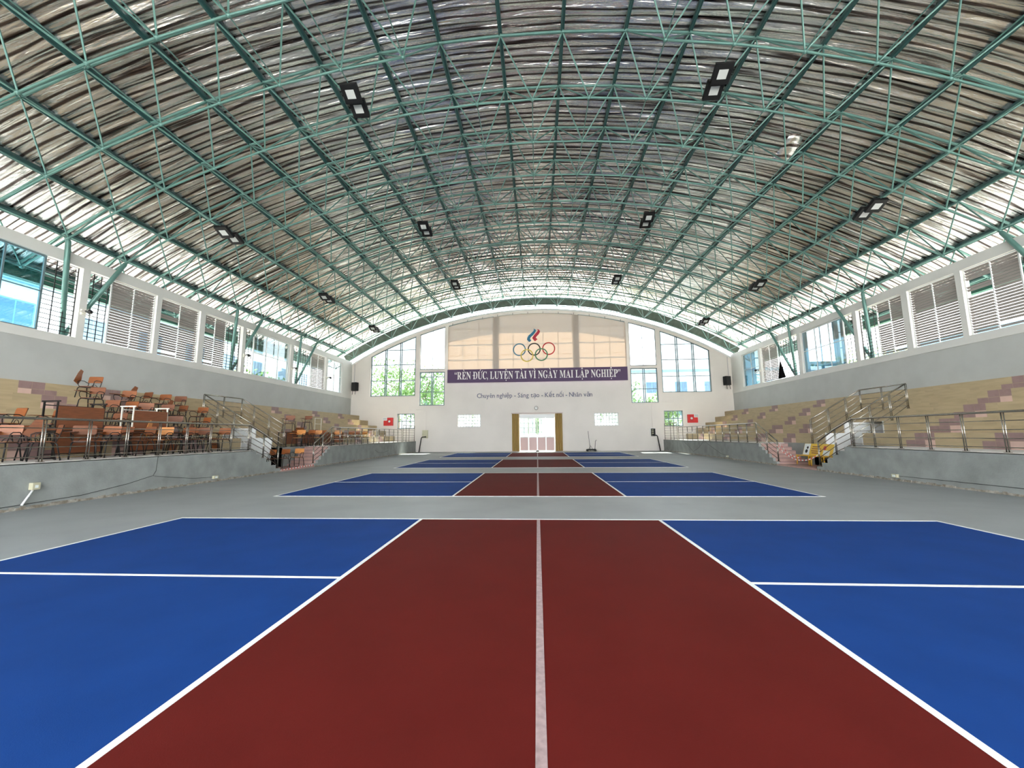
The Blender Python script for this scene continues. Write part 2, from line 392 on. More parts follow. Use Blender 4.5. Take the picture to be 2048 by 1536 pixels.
def gable_window(x0, x1, z0, zf, nv, hs, label, m='frame_gray', dbl=False, louv=False, y=YB+.12):
    w = win(label); b = MB(); t = .05 if dbl else .035
    s0, s1 = min(x0, x1), max(x0, x1)
    def ztop(x): return zf(x) if callable(zf) else zf
    for k in range(nv+1):
        x = s0+(s1-s0)*k/nv; x = min(max(x, s0+t), s1-t)
        offs = (-.07, .07) if dbl and 0 < k < nv else (0,)
        for o_ in offs: b.box(x+o_-t*.7, x+o_+t*.7, y-t, y+t, z0, ztop(x+o_))
    N = 6
    for k in range(N):
        xa, xb = s0+(s1-s0)*k/N, s0+(s1-s0)*(k+1)/N
        za, zb = ztop(xa), ztop(xb)
        b.hexa([(xa, y-t, za-.07), (xb, y-t, zb-.07), (xb, y+t, zb-.07), (xa, y+t, za-.07), (xa, y-t, za), (xb, y-t, zb), (xb, y+t, zb), (xa, y+t, za)])
    b.box(s0, s1, y-t, y+t, z0, z0+.07)
    for h in hs:
        xa, xb = s0, s1
        # clip the bar where the arch is lower
        pts = [s0+(s1-s0)*k/24 for k in range(25)]
        ok = [q for q in pts if ztop(q) > h+.05]
        if ok: b.box(min(ok), max(ok), y-t*.6, y+t*.6, h-.03, h+.03)
    b.build('window_frame', m, w)
    if louv:
        n = int((max(ztop(s0), ztop(s1))-z0)/.14); bb = MB()
        for k in range(n):
            z = z0+.1+k*.14
            pts = [s0+(s1-s0)*q/24 for q in range(25)]; ok = [q for q in pts if ztop(q) > z+.08]
            if not ok or max(ok)-min(ok) < .3: continue
            mt = Matrix.Translation((0, y, z)) @ Matrix.Rotation(.25, 4, 'X')
            bb.box(min(ok)+.05, max(ok)-.05, -.06, .06, -.003, .003, 0, mt)
        bb.build('louvre_blades', 'blade', w)
    else:
        bb = MB(); n = 8
        for k in range(n):
            xa, xb = s0+.05+(s1-s0-.1)*k/n, s0+.05+(s1-s0-.1)*(k+1)/n
            za, zb = ztop(xa)-.05, ztop(xb)-.05
            bb.hexa([(xa, y-.004, z0+.05), (xb, y-.004, z0+.05), (xb, y+.004, z0+.05), (xa, y+.004, z0+.05), (xa, y-.004, za), (xb, y-.004, zb), (xb, y+.004, zb), (xa, y+.004, za)])
        bb.build('pane', 'glass_clear', w)
    return w
for s_, nm in ((-1, 'left'), (1, 'right')):
    gable_window(s_*11.17, s_*15.42, 5.1, zopen, 3, [6.55, 8.05, 9.45], 'large arch topped three bay window on the gable wall, %s of the banner' % nm, dbl=True)
    gable_window(s_*8.42, s_*10.78, 4.2, 7.3, 2, [5.45, 6.85], 'tall four pane window under a louvre on the gable wall, %s side' % nm, dbl=True)
    gable_window(s_*8.42, s_*10.78, 7.55, zopen, 2, [], 'narrow arch topped louvre window next to the banner, %s side' % nm, louv=True, m='frame_gray')
    gable_window(s_*5.1, s_*7.2, 2.2, 3.36, 8, [2.5, 2.8, 3.1], 'small barred window low on the gable wall, %s of the door' % nm, m='frame_white')
    gable_window(s_*11.17, s_*12.78, 2.1, 3.48, 4, [2.8], 'small window beside the %s red hose cabinet' % nm)
for x0, x1, nm in ((-8.1, -3.88, 'left bay'), (-3.42, 3.42, 'middle bay'), (3.88, 8.1, 'right bay')):
    gable_window(x0, x1, 6.45, zopen, 3 if 'middle' not in nm else 5, [7.4, 8.8, 10.2, 11.3], 'gridded window behind the banner, %s' % nm)

# door ------------------------------------------------------------------
d = empty('door_1'); struct(d, 'white double door with barred glass and pink lower panels', 'door')
for k in range(4):
    x0 = -1.55+k*.775; x1 = x0+.765; y = YB+.1
    b = MB()
    b.box(x0, x0+.05, y-.03, y+.03, .03, 3.0); b.box(x1-.05, x1, y-.03, y+.03, .03, 3.0)
    for z in (.03, 1.22, 2.92): b.box(x0+.05, x1-.05, y-.03, y+.03, z, z+.08)
    leaf = b.build('door_leaf', 'frame_white', d)
    b = MB(); b.box(x0+.05, x1-.05, y-.015, y+.015, .11, 1.22); b.build('lower_panel', 'pink_panel', leaf)
    b = MB(); b.box((x0+x1)/2-.012, (x0+x1)/2+.012, y-.02, y+.02, 1.3, 2.92)
    for z in (1.7, 2.1, 2.5): b.box(x0+.05, x1-.05, y-.015, y+.015, z-.01, z+.01)
    b.build('bars', 'frame_gray', leaf)
    b = MB(); b.box(x0+.05, x1-.05, y+.02, y+.026, 1.3, 2.92); b.build('pane', 'glass_clear', leaf)
b = MB(); b.box(-1.57, 1.57, YB+.05, YB+.15, 3.0, 3.28); b.build('door_head', 'frame_white', d)
for s_, nm in ((-1, 'left'), (1, 'right')):
    b = MB(); n = 26
    for k in range(n):
        xa = s_*(1.62+.62*k/n); xb = s_*(1.62+.62*(k+1)/n); za = .045*math.sin(k*1.25); zb = .045*math.sin((k+1)*1.25)
        b.hexa([(min(xa, xb), YB-.12+(za if xa < xb else zb), .04), (max(xa, xb), YB-.12+(zb if xa < xb else za), .04), (max(xa, xb), YB-.10+(zb if xa < xb else za), .04), (min(xa, xb), YB-.10+(za if xa < xb else zb), .04),
                (min(xa, xb), YB-.12+(za if xa < xb else zb), 3.34), (max(xa, xb), YB-.12+(zb if xa < xb else za), 3.34), (max(xa, xb), YB-.10+(zb if xa < xb else za), 3.34), (min(xa, xb), YB-.10+(za if xa < xb else zb), 3.34)])
    tag(b.build('curtain', 'curtain'), 'tan curtain hanging at the %s side of the door' % nm, 'curtain', 'curtains at the door')
b = MB(); b.tube([(-2.3, YB-.1, 3.4), (2.3, YB-.1, 3.4)], .02); b.box(-2.28, -2.24, YB-.1, YB, 3.38, 3.42); b.box(2.24, 2.28, YB-.1, YB, 3.38, 3.42)
tag(b.build('curtain_rail', 'pink_panel'), 'thin curtain rail over the door', 'curtain rail')

# ------------------------------------------------------------------ roof: foil lined ceiling
def foil_deck():
    R = RT+.22; A = .612; nx = 74; ya, yb = YF-.3, 38.32; ny = 940
    rnd = [random.uniform(-1, 1) for _ in range(4000)]
    def h(a, y):
        # sagging strips of foil between the purlins
        s_ = math.sin(y*25+1.6*math.sin(a*19+y*.9)+1.1*math.sin(y*2.3))
        s2 = math.sin(y*12.7+2.1*math.sin(a*11-y*.7))
        return (.012+.006*rnd[int(y*3+80) % 997])*s_+.03*s2
    v = []; f = []
    for j in range(ny+1):
        y = ya+(yb-ya)*j/ny
        for i in range(nx+1):
            a = -A+2*A*i/nx; r = R+h(a, y)
            v.append((r*math.sin(a), y, ZC+r*math.cos(a)))
    for j in range(ny):
        for i in range(nx):
            q = j*(nx+1)+i; f.append((q, q+1, q+nx+2, q+nx+1))
    n0 = len(v); R2 = RT+.34
    for j in (0, 1):
        y = (ya, yb)[j]
        for i in range(nx+1): a = -A+2*A*i/nx; v.append((R2*math.sin(a), y, ZC+R2*math.cos(a)))
    nf = len(f)
    for i in range(nx): f.append((n0+i, n0+nx+1+i, n0+nx+2+i, n0+i+1))
    me = bpy.data.meshes.new('ceiling'); me.from_pydata(v, [], f)
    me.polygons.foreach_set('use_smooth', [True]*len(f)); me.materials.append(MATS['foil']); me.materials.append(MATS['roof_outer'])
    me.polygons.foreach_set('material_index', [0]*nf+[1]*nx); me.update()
    o = bpy.data.objects.new('ceiling', me); COL.objects.link(o)
    struct(o, 'vaulted roof lined with wrinkled silver insulation foil', 'ceiling')
foil_deck()
# corrugated skirt closing the gable gap outside the wall
b = MB(); n = 150
for k in range(n):
    a0 = -.56+1.12*k/n; a1 = -.56+1.12*(k+1)/n; d0 = .03*(k % 2); d1 = .03*((k+1) % 2)
    P = lambda r, a, dy: (r*math.sin(a), 38.22+dy, ZC+r*math.cos(a))
    b.quad(P(RT-.66, a0, d0), P(RT-.66, a1, d1), P(RT+.13, a1, d1), P(RT+.13, a0, d0))
struct(b.build('trim_2', 'skirt_dark'))
for s_ in (-1, 1):
    b = MB(); b.box(s_*20.55, s_*20.85, YF-.3, 37.7, 7.9, 8.45); struct(b.build('trim_%d' % (3 if s_ < 0 else 4), 'green_gutter'))

# ------------------------------------------------------------------ steel space frame
sf = thing('roof_space_frame', 'teal steel tube space frame arching under the whole roof', 'roof frame')
JT = range(-9, 13); IT = range(-11, 11); IB = range(-10, 11); JB = range(-9, 12)
missing = {(-1, -1), (0, -1), (1, -1)}
for j in JT:
    b = MB(); b.tube([top(i, j) for i in IT], .05, 6); b.build('upper_chord', 'paint_teal', sf)
for j in JB:
    runs = []; cur = []
    for i in IB:
        if (i, j) in missing:
            if len(cur) > 1: runs.append(cur)
            cur = []
        else: cur.append(bot(i, j))
    if len(cur) > 1: runs.append(cur)
    b = MB()
    for r_ in runs: b.tube(r_, .038, 6)
    b.build('lower_chord', 'paint_teal', sf)
for i in IT:
    b = MB(); a = (i+.5)*DP; t = Vector((math.cos(a), 0, -math.sin(a))); n_ = Vector((math.sin(a), 0, math.cos(a)))
    ya, yb = top(i, -9).y-2, top(i, 12).y+.6; c0 = top(i, 0)+n_*.045; c0.y = 0
    pr = [(-.055, 0), (.055, 0), (.055, .16), (-.055, .16)]
    P = [c0+t*p+n_*q for p, q in pr]
    b.hexa([(P[0].x, ya, P[0].z), (P[1].x, ya, P[1].z), (P[1].x, yb, P[1].z), (P[0].x, yb, P[0].z), (P[3].x, ya, P[3].z), (P[2].x, ya, P[2].z), (P[2].x, yb, P[2].z), (P[3].x, yb, P[3].z)])
    b.tube([(top(i, 0).x-t.x*.04, ya, top(i, 0).z-t.z*.04), (top(i, 0).x-t.x*.04, yb, top(i, 0).z-t.z*.04)], .03, 5)
    b.build('purlin', 'paint_teal_shaded', sf)
for i in IB:
    b = MB()
    if abs(i) <= 1: b.tube([bot(i, -9), bot(i, -2)], .018, 5); b.tube([bot(i, 0), bot(i, 11)], .018, 5)
    else: b.tube([bot(i, -9), bot(i, 11)], .018, 5)
    b.build('lower_tie', 'paint_teal', sf)
nodes = [(i, j) for j in JB for i in IB if (i, j) not in missing]
nodes.sort(key=lambda q: (bot(*q)-Vector((0, 0, 1.5))).length if bot(*q).y > 8 else 999)
def pyramid(b, i, j):
    p = bot(i, j)
    for (a, c_) in ((i-1, j), (i, j), (i-1, j+1), (i, j+1)):
        b.tube([p, top(a, c_)], .026, 5, cap=False)
    b.lathe([(.01, -.07), (.065, -.035), (.065, .035), (.01, .07)], 8, 0, Matrix.Translation(p))
for (i, j) in nodes[:96]:
    b = MB(); pyramid(b, i, j); b.build('web_bracing', 'paint_teal', sf)
b = MB()
for (i, j) in nodes[96:]: pyramid(b, i, j)
o = b.build('web_bracing_far', 'paint_teal', sf); o['kind'] = 'stuff'
b = MB()
for i in IT:
    for j in JT: b.lathe([(.01, -.06), (.06, -.03), (.06, .03), (.01, .06)], 7, 0, Matrix.Translation(top(i, j)))
o = b.build('node_ball', 'paint_teal', sf); o['kind'] = 'stuff'

# struts and outside columns: (base y, first node, second node, word)
PY = [(-3.2, -3.9, -1.8, 'behind the camera'), (5.2, 4.5, 6.6, 'beside the camera'), (13.6, 12.9, 15.0, 'nearest'), (21.9, 21.3, 23.4, 'middle'), (28.2, 27.6, 29.7, 'farthest')]
for s_, nm in ((-1, 'left'), (1, 'right')):
    for yb_, ya_, yc_, wd in PY:
        o_ = Vector((s_*17.62, yb_, 5.2))
        t = thing('roof_strut', 'V shaped pair of teal struts carrying the roof, %s on the %s side' % (wd, nm), 'roof strut', o_, group='V shaped roof struts')
        for yy in (ya_, yc_):
            p = Vector((s_*(RB*math.sin(9*DP))+.02, yy, ZC+RB*math.cos(9*DP)))-o_
            b = MB(); b.tube([(0, 0, .0), p*.97, p], [.082, .082, .04], 8); b.build('tube', 'paint_teal', t)
        b = MB(); b.box(-.11, .25, -.22, .22, -.03, .02); b.build('base_plate', 'paint_teal_shaded', t)
        b = MB(); b.box(s_*17.51, s_*18.0, yb_-.3, yb_+.3, -.25, 5.17)
        struct(b.build('pillar', 'concrete'), 'concrete pillar outside the %s wall, %s one' % (nm, wd), 'pillar')

# ------------------------------------------------------------------ courts
def court(y0, label):
    t = thing('pickleball_court', label, 'court', (0, y0, 0), group='courts painted across the hall floor')
    L, D, K, w = 6.705, 6.1, 2.135, .05
    for s_ in (-1, 1):
        b = MB(); b.box(s_*(K-w), s_*(L-w), w, D-w, .0005, .003); b.build('service_area', 'court_blue', t)
    b = MB(); b.box(-K+w, K-w, w, D-w, .0005, .003); b.build('kitchen_area', 'court_red', t)
    b = MB(); z = (.003, .0055)
    b.box(-L, L, 0, w, .0005, z[1]); b.box(-L, L, D-w, D, .0005, z[1])
    for x in (-L, L-w): b.box(x, x+w, w, D-w, .0005, z[1])
    for x in (-K, K-w): b.box(x, x+w, w, D-w, .003, z[1])
    for s_ in (-1, 1): b.box(s_*K, s_*(L-w), D/2-w/2, D/2+w/2, .003, z[1])
    b.build('boundary_lines', 'line_white', t)
    b = MB(); b.box(-.028, .028, w, D-w, .003, z[1]); b.build('net_line', 'line_net', t)
court(7.456-6.1, 'nearest blue and red court filling the foreground floor')
court(10.10, 'second blue and red court, beyond the first strip of grey floor')
court(18.71, 'third blue and red court in from the camera, level with the stairs')
court(27.59, 'farthest blue and red court, in front of the door')

# ------------------------------------------------------------------ bleacher stands
TX = [12.95+.85*k for k in range(5)]+[17.2]
TZ = [PZ+.475*(k+1) for k in range(5)]
YA, YB2, YP0, YP1, YC, YD = 15.05, 16.91, 17.1, 19.1, 19.6, 21.3
MAUVE = [4.4, 6.8, 9.3, 11.7, 14.2, 21.25, 23.9, 28.3, 32.4]
def stand(s_, nm):
    t = thing('bleacher_stand', 'tiled bleacher stand with concrete front along the %s wall%s' % (nm, ', cluttered with chairs' if s_ < 0 else ', left empty'), 'bleachers', (0, 0, 0), group=None); t['kind'] = 'structure'
    X = lambda x: s_*x
    # concrete front walls
    for (ya, yb) in ((YF, YA), (YD, YB)):
        b = MB(); b.box(X(11), X(11.15), ya, yb, 0, PZ); b.build('front_wall', 'concrete', t)
        b = MB(); b.box(X(11), X(11.02), ya, yb, PZ-.02, PZ+.012); b.box(X(11.02), X(12.95), ya, yb, PZ-.02, PZ+.008); b.build('platform_floor', 'wall_cream', t)
    b = MB(); b.box(X(12.4), X(12.95), YA, YP0, 0, PZ+.008); b.box(X(12.4), X(12.95), YP1, YD, 0, PZ+.008); b.build('platform_return', 'concrete', t)
    # stairs
    n = 6; r = PZ/n
    for (a, c_) in ((YA, YB2), (YD, YC)):
        g = MB(); p = MB()
        for k in range(n):
            y0 = a+(c_-a)*k/n; y1 = a+(c_-a)*(k+1)/n; z = PZ-r*k - (0 if k else 0)
            if k == 0: z = PZ-.001
            g.box(X(11), X(11.12), y0, y1, 0, z); p.box(X(11.12), X(12.4), y0, y1, 0, z-.01, 0); e_ = y1 if c_ > a else y1; q_ = -.03 if c_ > a else .03; p.box(X(11.13), X(12.39), e_, e_-q_*-1*(-1)*.0+ (0.004 if c_ > a else -.004), z-.05, z-.008, 1)
        g.build('stair_cheek', 'concrete', t)
        p.build('stair_steps', ['step_pink', 'tile_mauve'], t)
    b = MB(); b.box(X(11), X(12.4), YB2, YC, 0, .06); b.box(X(12.4), X(17.2), YP0, YP1, 0, .05); b.build('landing', 'step_pink', t)
    # passage side walls, white, following the tier profile
    prof = [(12.4, .051), (12.4, PZ-.0)]
    for k in range(2): prof += [(TX[k], prof[-1][1]), (TX[k], TZ[k]+.003)]
    prof += [(TX[2], TZ[1]), (TX[2], 2.12), (17.19, 2.12), (17.19, .051)]
    for (ya, yb) in ((YP0-.06, YP0), (YP1, YP1+.06)):
        b = MB(); b.poly_prism([(X(x), z) for x, z in prof], ya, yb); b.build('passage_wall', 'passage_white', t)
    b = MB(); b.box(X(17.1), X(17.19), YP0, YP1, .05, 2.12); b.build('passage_door', 'frame_gray', t)
    # tiers
    for k in range(5):
        b = MB(); segs = [(YF, YP0-.06), (YP1+.06, YB-.02)] if k < 2 else [(YF, YP0-.06), (YP0-.06, YP1+.06), (YP1+.06, YB-.02)]
        for (ya, yb) in segs:
            z0 = 2.12 if (ya < 18 < yb) else PZ
            b.box(X(TX[k]), X(TX[k+1]), ya, yb, z0, TZ[k], 0)
        zb = TZ[k]-.475
        for (ya, yb) in ([(YF, YP0-.06), (YP1+.06, YB-.02)] if k < 2 else [(YF, YB-.02)]):
            for cs in range(2):
                z0 = zb+.2375*cs+.004; z1 = zb+.2375*(cs+1)-.004
                tile = .35; y = YF
                off = 0
                yy = ya
                while yy < yb-.01:
                    ye = min(yy+tile, yb); mid = (yy+ye)/2; mi = random.choice((1, 1, 1, 2))
                    for m0 in MAUVE:
                        if m0 > 16 and m0 < 22 and k > 1: continue
                        if m0 in (11.7,) and k not in (0, 4) and s_ > 0: continue
                        if cs == 1 and m0-.02 < mid < m0+.7: mi = 3
                        if cs == 0 and m0+.35 < mid < m0+1.05: mi = 3
                        if cs == 0 and m0-.02 < mid <= m0+.35: mi = 4
                    xq = X(TX[k]-.004); q = [(xq, yy+.003, z0), (xq, ye-.003, z0), (xq, ye-.003, z1), (xq, yy+.003, z1)]
                    if s_ > 0: q = q[::-1]
                    b.quad(*q, mi); yy = ye
        b.build('seat_tier', ['tile_tan', 'tile_tan', 'tile_tan_dark', 'tile_mauve', 'tile_pink'], t)
    # rough broken strip where the wall meets the floor
    b = MB()
    for (ya, yb) in ((YF, YB2), (YC, YB)):
        n = int((yb-ya)/.09)
        for k in range(n):
            y0 = ya+(yb-ya)*k/n; y1 = ya+(yb-ya)*(k+1)/n
            d_ = .018+.028*random.random()**2; h_ = .035+.04*random.random()
            b.hexa([(min(X(11), X(11-d_)), y0, 0), (max(X(11), X(11-d_)), y0, 0), (max(X(11), X(11-d_)), y1, 0), (min(X(11), X(11-d_)), y1, 0),
                    (min(X(11), X(11-d_*.4)), y0, h_), (max(X(11), X(11-d_*.4)), y0, h_), (max(X(11), X(11-d_*.4)), y1, h_), (min(X(11), X(11-d_*.4)), y1, h_)])
    b.build('rough_edge', 'dirt', t)
stand(-1, 'left'); stand(1, 'right')

# ------------------------------------------------------------------ stainless railings
def railing(pts, label, posts=None, nmid=4):
    """pts: (x, y, zbase, ztop); posts: indices with a post"""
    t = thing('handrail', label, 'railing', pts[0][:3], group=None)
    o = Vector(pts[0][:3])
    for k, (x, y, z0, z1) in enumerate(pts):
        if posts is not None and k not in posts: continue
        b = MB(); p = Vector((x, y, z0))-o
        # twin flat bars with a foot plate
        if k+1 < len(pts): dr = Vector(pts[k+1][:2])-Vector((x, y))
        else: dr = Vector((x, y))-Vector(pts[k-1][:2])
        dr.normalize()
        for q in (-.028, .028):
            b.tube([(p.x+dr.x*q, p.y+dr.y*q, p.z), (p.x+dr.x*q, p.y+dr.y*q, p.z+z1-z0-.015)], .014, 6)
        b.box(p.x-.05, p.x+.05, p.y-.05, p.y+.05, p.z, p.z+.012)
        b.build('post', 'steel', t)
    b = MB(); b.tube([Vector((x, y, z1))-o for x, y, z0, z1 in pts], .028, 8); b.build('top_rail', 'steel', t)
    for m_ in range(nmid):
        f = (m_+.55)/(nmid+.55)
        b = MB(); b.tube([Vector((x, y, z0+(z1-z0)*f))-o for x, y, z0, z1 in pts], .0125, 6); b.build('middle_rail', 'steel', t)
    return t
for s_, nm in ((-1, 'left'), (1, 'right')):
    x = s_*11.1; G = PZ+.012
    ys = [-8.5+.0]; 
    near = [15.2-.0]
    y = 14.12; L1 = []
    while y > -8.9: L1.append(y); y -= .94
    pts = [(x, q, G, 1.95) for q in reversed(L1)]+[(x, 15.02, G, 1.95), (x, 15.9, .66, 1.60), (x, 16.86, .01+.16, 1.13)]
    railing(pts, 'long steel handrail along the %s platform nearest the camera' % nm)
    pts = [(x, 19.62, .18, 1.13), (x, 20.45, .50, 1.55), (x, 21.32, G, 2.0)]
    y = 21.32
    while y < 32.6: y += .95; pts.append((x, y, G, 1.97))
    railing(pts, 'steel handrail along the far part of the %s platform' % nm)
    pts = [(x, y+.30, G, 2.35), (x, y+1.1, G, 2.35), (x, y+1.9, G, 2.35), (x, YB-.15, G, 2.35)]
    railing(pts, 'taller barred end panel of the %s platform rail at the gable wall' % nm, nmid=6)
    X = lambda q: s_*q
    xa, xb = X(12.45), X(14.72); Yn, Yf = YP0-.16, YP1+.16
    def up(xx, yy): a = (abs(xx)-12.45)/(14.72-12.45); return (xx, yy, PZ+.008 if abs(xx) < 12.95 else TZ[0] if abs(xx) < 13.8 else TZ[1] if abs(xx) < 14.65 else TZ[2], 2.08+a*1.31)
    P = [up(xa, Yf), up(X(13.25), Yf), up(X(14.05), Yf), up(xb, Yf), up(xb, (Yn+Yf)/2), up(xb, Yn), up(X(14.05), Yn), up(X(13.25), Yn), up(xa, Yn)]
    railing(P, 'steel guard rail climbing round the open stair passage, %s stand' % nm)

# ------------------------------------------------------------------ chairs and desks
def rpoly(w, h, r, n=4):
    o = []
    for cx, cz, a0 in ((w/2-r, h/2-r, 0), (-w/2+r, h/2-r, PI/2), (-w/2+r, -h/2+r, PI), (w/2-r, -h/2+r, 1.5*PI)):
        for k in range(n+1): a = a0+PI/2*k/n; o.append((cx+r*math.cos(a), cz+r*math.sin(a)))
    return o
def place(b, mtx, start):
    for k in range(start, len(b.v)): b.v[k] = tuple(mtx @ Vector(b.v[k]))
def make_chair(wood, tablet='down', arms=True):
    t = thing('student_chair', 'x', 'chair', (0, -60, -5))
    b = MB(); b.poly_prism(rpoly(.42, .40, .06), -.007, .007); place(b, Matrix.Translation((0, -.01, .445)) @ Matrix.Rotation(PI/2-.04, 4, 'X'), 0); b.build('seat', wood, t)
    b = MB(); b.poly_prism(rpoly(.44, .24, .04), -.007, .007); place(b, Matrix.Translation((0, .235, .73)) @ Matrix.Rotation(-.2, 4, 'X'), 0); b.build('backrest', wood, t)
    for sx in (-1, 1):
        b = MB(); b.tube([(sx*.19, -.17, .43), (sx*.215, -.20, .38), (sx*.235, -.25, 0)], .015, 6); b.build('leg', 'black_metal', t)
        b = MB(); b.tube([(sx*.19, .15, .43), (sx*.215, .19, .38), (sx*.235, .27, 0)], .015, 6); b.build('leg', 'black_metal', t)
    b = MB()
    b.tube([(-.19, -.18, .428), (.19, -.18, .428), (.19, .17, .428), (-.19, .17, .428)], .011, 6, closed=True)
    for sx in (-1, 1):
        b.tube([(sx*.19, .17, .43), (sx*.195, .21, .55), (sx*.195, .275, .84)], .011, 6)
        if arms:
            b.tube([(sx*.19, -.14, .43), (sx*.235, -.17, .52), (sx*.25, -.17, .62), (sx*.25, -.10, .665), (sx*.25, .10, .665), (sx*.23, .19, .62), (sx*.20, .215, .60)], .011, 6)
    b.tube([(.1*math.cos(PI*k/8), .185, .43+.11*math.sin(PI*k/8)) for k in range(9)], .008, 6)
    b.build('frame', 'black_metal', t)
    if tablet == 'down':
        b = MB(); b.poly_prism([(-.12, -.24), (.10, -.26), (.13, -.05), (.07, .12), (.05, .26), (-.07, .26), (-.10, .1)], -.007, .007)
        place(b, Matrix.Translation((-.24, -.05, .685)) @ Matrix.Rotation(PI/2, 4, 'X'), 0); b.build('tablet_arm', wood, t)
    elif tablet == 'up':
        b = MB(); b.poly_prism([(-.12, -.24), (.10, -.26), (.13, -.05), (.07, .12), (.05, .26), (-.07, .26), (-.10, .1)], -.007, .007)
        place(b, Matrix.Translation((-.28, -.10, .80)) @ Matrix.Rotation(PI/2, 4, 'Z') @ Matrix.Rotation(.4, 4, 'Y'), 0); b.build('tablet_arm', wood, t)
    return t
def make_desk(wood, metal):
    t = thing('school_desk', 'x', 'desk', (0, -60, -5))
    b = MB(); b.box(-.60, .60, -.24, .24, .73, .75); b.build('desk_top', wood, t, bevel=.004)
    b = MB(); b.box(-.56, .56, -.215, -.20, .14, .70); b.build('front_panel', wood, t)
    for sx in (-1, 1):
        for sy in (-1, 1):
            b = MB(); b.box(sx*.57-.016, sx*.57+.016, sy*.19-.016, sy*.19+.016, .03, .73); b.build('leg', metal, t)
        b = MB(); b.box(sx*.57-.018, sx*.57+.018, -.25, .25, 0, .034); b.box(sx*.57-.016, sx*.57+.016, -.174, .174, .69, .73); b.build('foot_bar', metal, t)
    b = MB(); b.box(-.55, .55, .175, .20, .10, .125); b.box(-.55, .55, -.20, -.175, .70, .725); b.build('cross_bar', metal, t)
    return t
PROTO = {('ply', 'down'): None}
def chair(x, y, z, rz, label, wood='ply', tablet='down', rx=0, ry=0, group=None):
    key = (wood, tablet)
    if not PROTO.get(key):
        p = PROTO[key] = make_chair(wood, tablet, True)
        p.location = (x, y, z); p.rotation_euler = (rx, ry, rz); p['label'] = label
        if group: p['group'] = group
        return p
    return dup(PROTO[key], (x, y, z), (rx, ry, rz), label, group)
def desk(x, y, z, rz, label, wood='ply_dark', metal='black_metal', rx=0, ry=0, group=None):
    key = ('desk', wood, metal)
    if not PROTO.get(key):
        p = PROTO[key] = make_desk(wood, metal)
        p.location = (x, y, z); p.rotation_euler = (rx, ry, rz); p['label'] = label
        if group: p['group'] = group
        return p
    return dup(PROTO[key], (x, y, z), (rx, ry, rz), label, group)
GU, GP, GF, GL = 'tablet chairs on the left tiers', 'chairs crowded on the left platform', 'chairs on the left stand beyond the passage', 'chairs on the left stair landing'
T = lambda k: TZ[k-1]+.002 if k else PZ+.012
# upper rows
chair(-15.95, 13.35, T(4), .25, 'topmost wooden tablet chair, standing alone above the others', 'ply', 'up', group=GU)
chair(-15.05, 12.70, T(3), .3, 'tablet chair just below the topmost one, board lying flat', 'ply_dark', group=GU)
chair(-15.05, 13.80, T(3), .35, 'tablet chair with slanting backrest, right of the flat board chair', 'ply', group=GU)
chair(-15.05, 14.40, T(3), -.2, 'dark chair with writing board folded up behind its backrest', 'ply_dark', 'up', group=GU)
chair(-15.05, 15.22, T(3), .15, 'last chair of the third tier, square reddish backrest', 'ply', group=GU)
chair(-14.20, 12.45, T(2), .2, 'chair showing behind the black framed desk panel', 'ply_dark', group=GU)
chair(-14.20, 13.08, T(2), .1, 'chair half hidden behind the cream desk frame', 'ply', group=GU)
chair(-14.22, 14.55, T(2), .3, 'chair right of the cream framed desk, dull brown back', 'ply_dark', group=GU)
chair(-14.22, 15.12, T(2), -.15, 'chair with a bright orange board leaning on it', 'ply_dark', 'up', group=GU)
chair(-14.22, 16.15, T(2), .1, 'upright chair nearest the passage guard rail', 'ply', group=GU)
chair(-13.38, 11.98, T(1), .1, 'chair on the lowest tier between the two upturned desks', 'ply_dark', group=GU)
chair(-13.38, 14.15, T(1), .6, 'chair tipped toward the court on the lowest tier', 'ply_dark', 'up', group=GU)
chair(-13.40, 15.35, T(1), -.3, 'lowest tier chair beneath the chair by the guard rail', 'ply', group=GU)
# platform row
chair(-12.30, 9.28, T(0), 1.3, 'chair turned sideways under the black upturned desk', 'ply_dark', group=GP)
chair(-11.75, 10.35, T(0), .2, 'front platform chair with back to the tiers, below the black desk', 'ply', group=GP)
chair(-11.72, 11.35, T(0), -.2, 'platform chair between the two upturned desks', 'ply_dark', group=GP)
chair(-11.80, 12.05, T(0), .25, 'platform chair with a bright orange board, under the cream desk', 'ply_bright', 'up', group=GP)
chair(-12.28, 13.22, T(0), -.3, 'platform chair right of the cream desk, reddish back', 'ply', group=GP)
chair(-11.60, 13.36, T(0), .2, 'front platform chair with a tilted board beside it', 'ply_dark', 'up', group=GP)
chair(-12.40, 13.88, T(0), .1, 'platform chair squeezed behind the tilted board chair', 'ply', group=GP)
chair(-12.35, 14.62, T(0), 2.9, 'dark platform chair facing the tiers near the stair head', 'ply_dark', group=GP)
chair(-11.58, 14.20, T(0), .1, 'chair at the head of the near stairs, facing the camera', 'ply', group=GP)
chair(-12.30, 8.60, T(0), .4, 'nearest platform chair at the left edge', 'ply', group=GP)
chair(-11.70, 8.95, T(0), -.5, 'chair beside the nearest railing post', 'ply_dark', 'up', group=GP)
chair(-12.32, 11.24, T(0)+.0, .0, 'chair behind the platform front row, mid stack', 'ply_dark', group=GP)
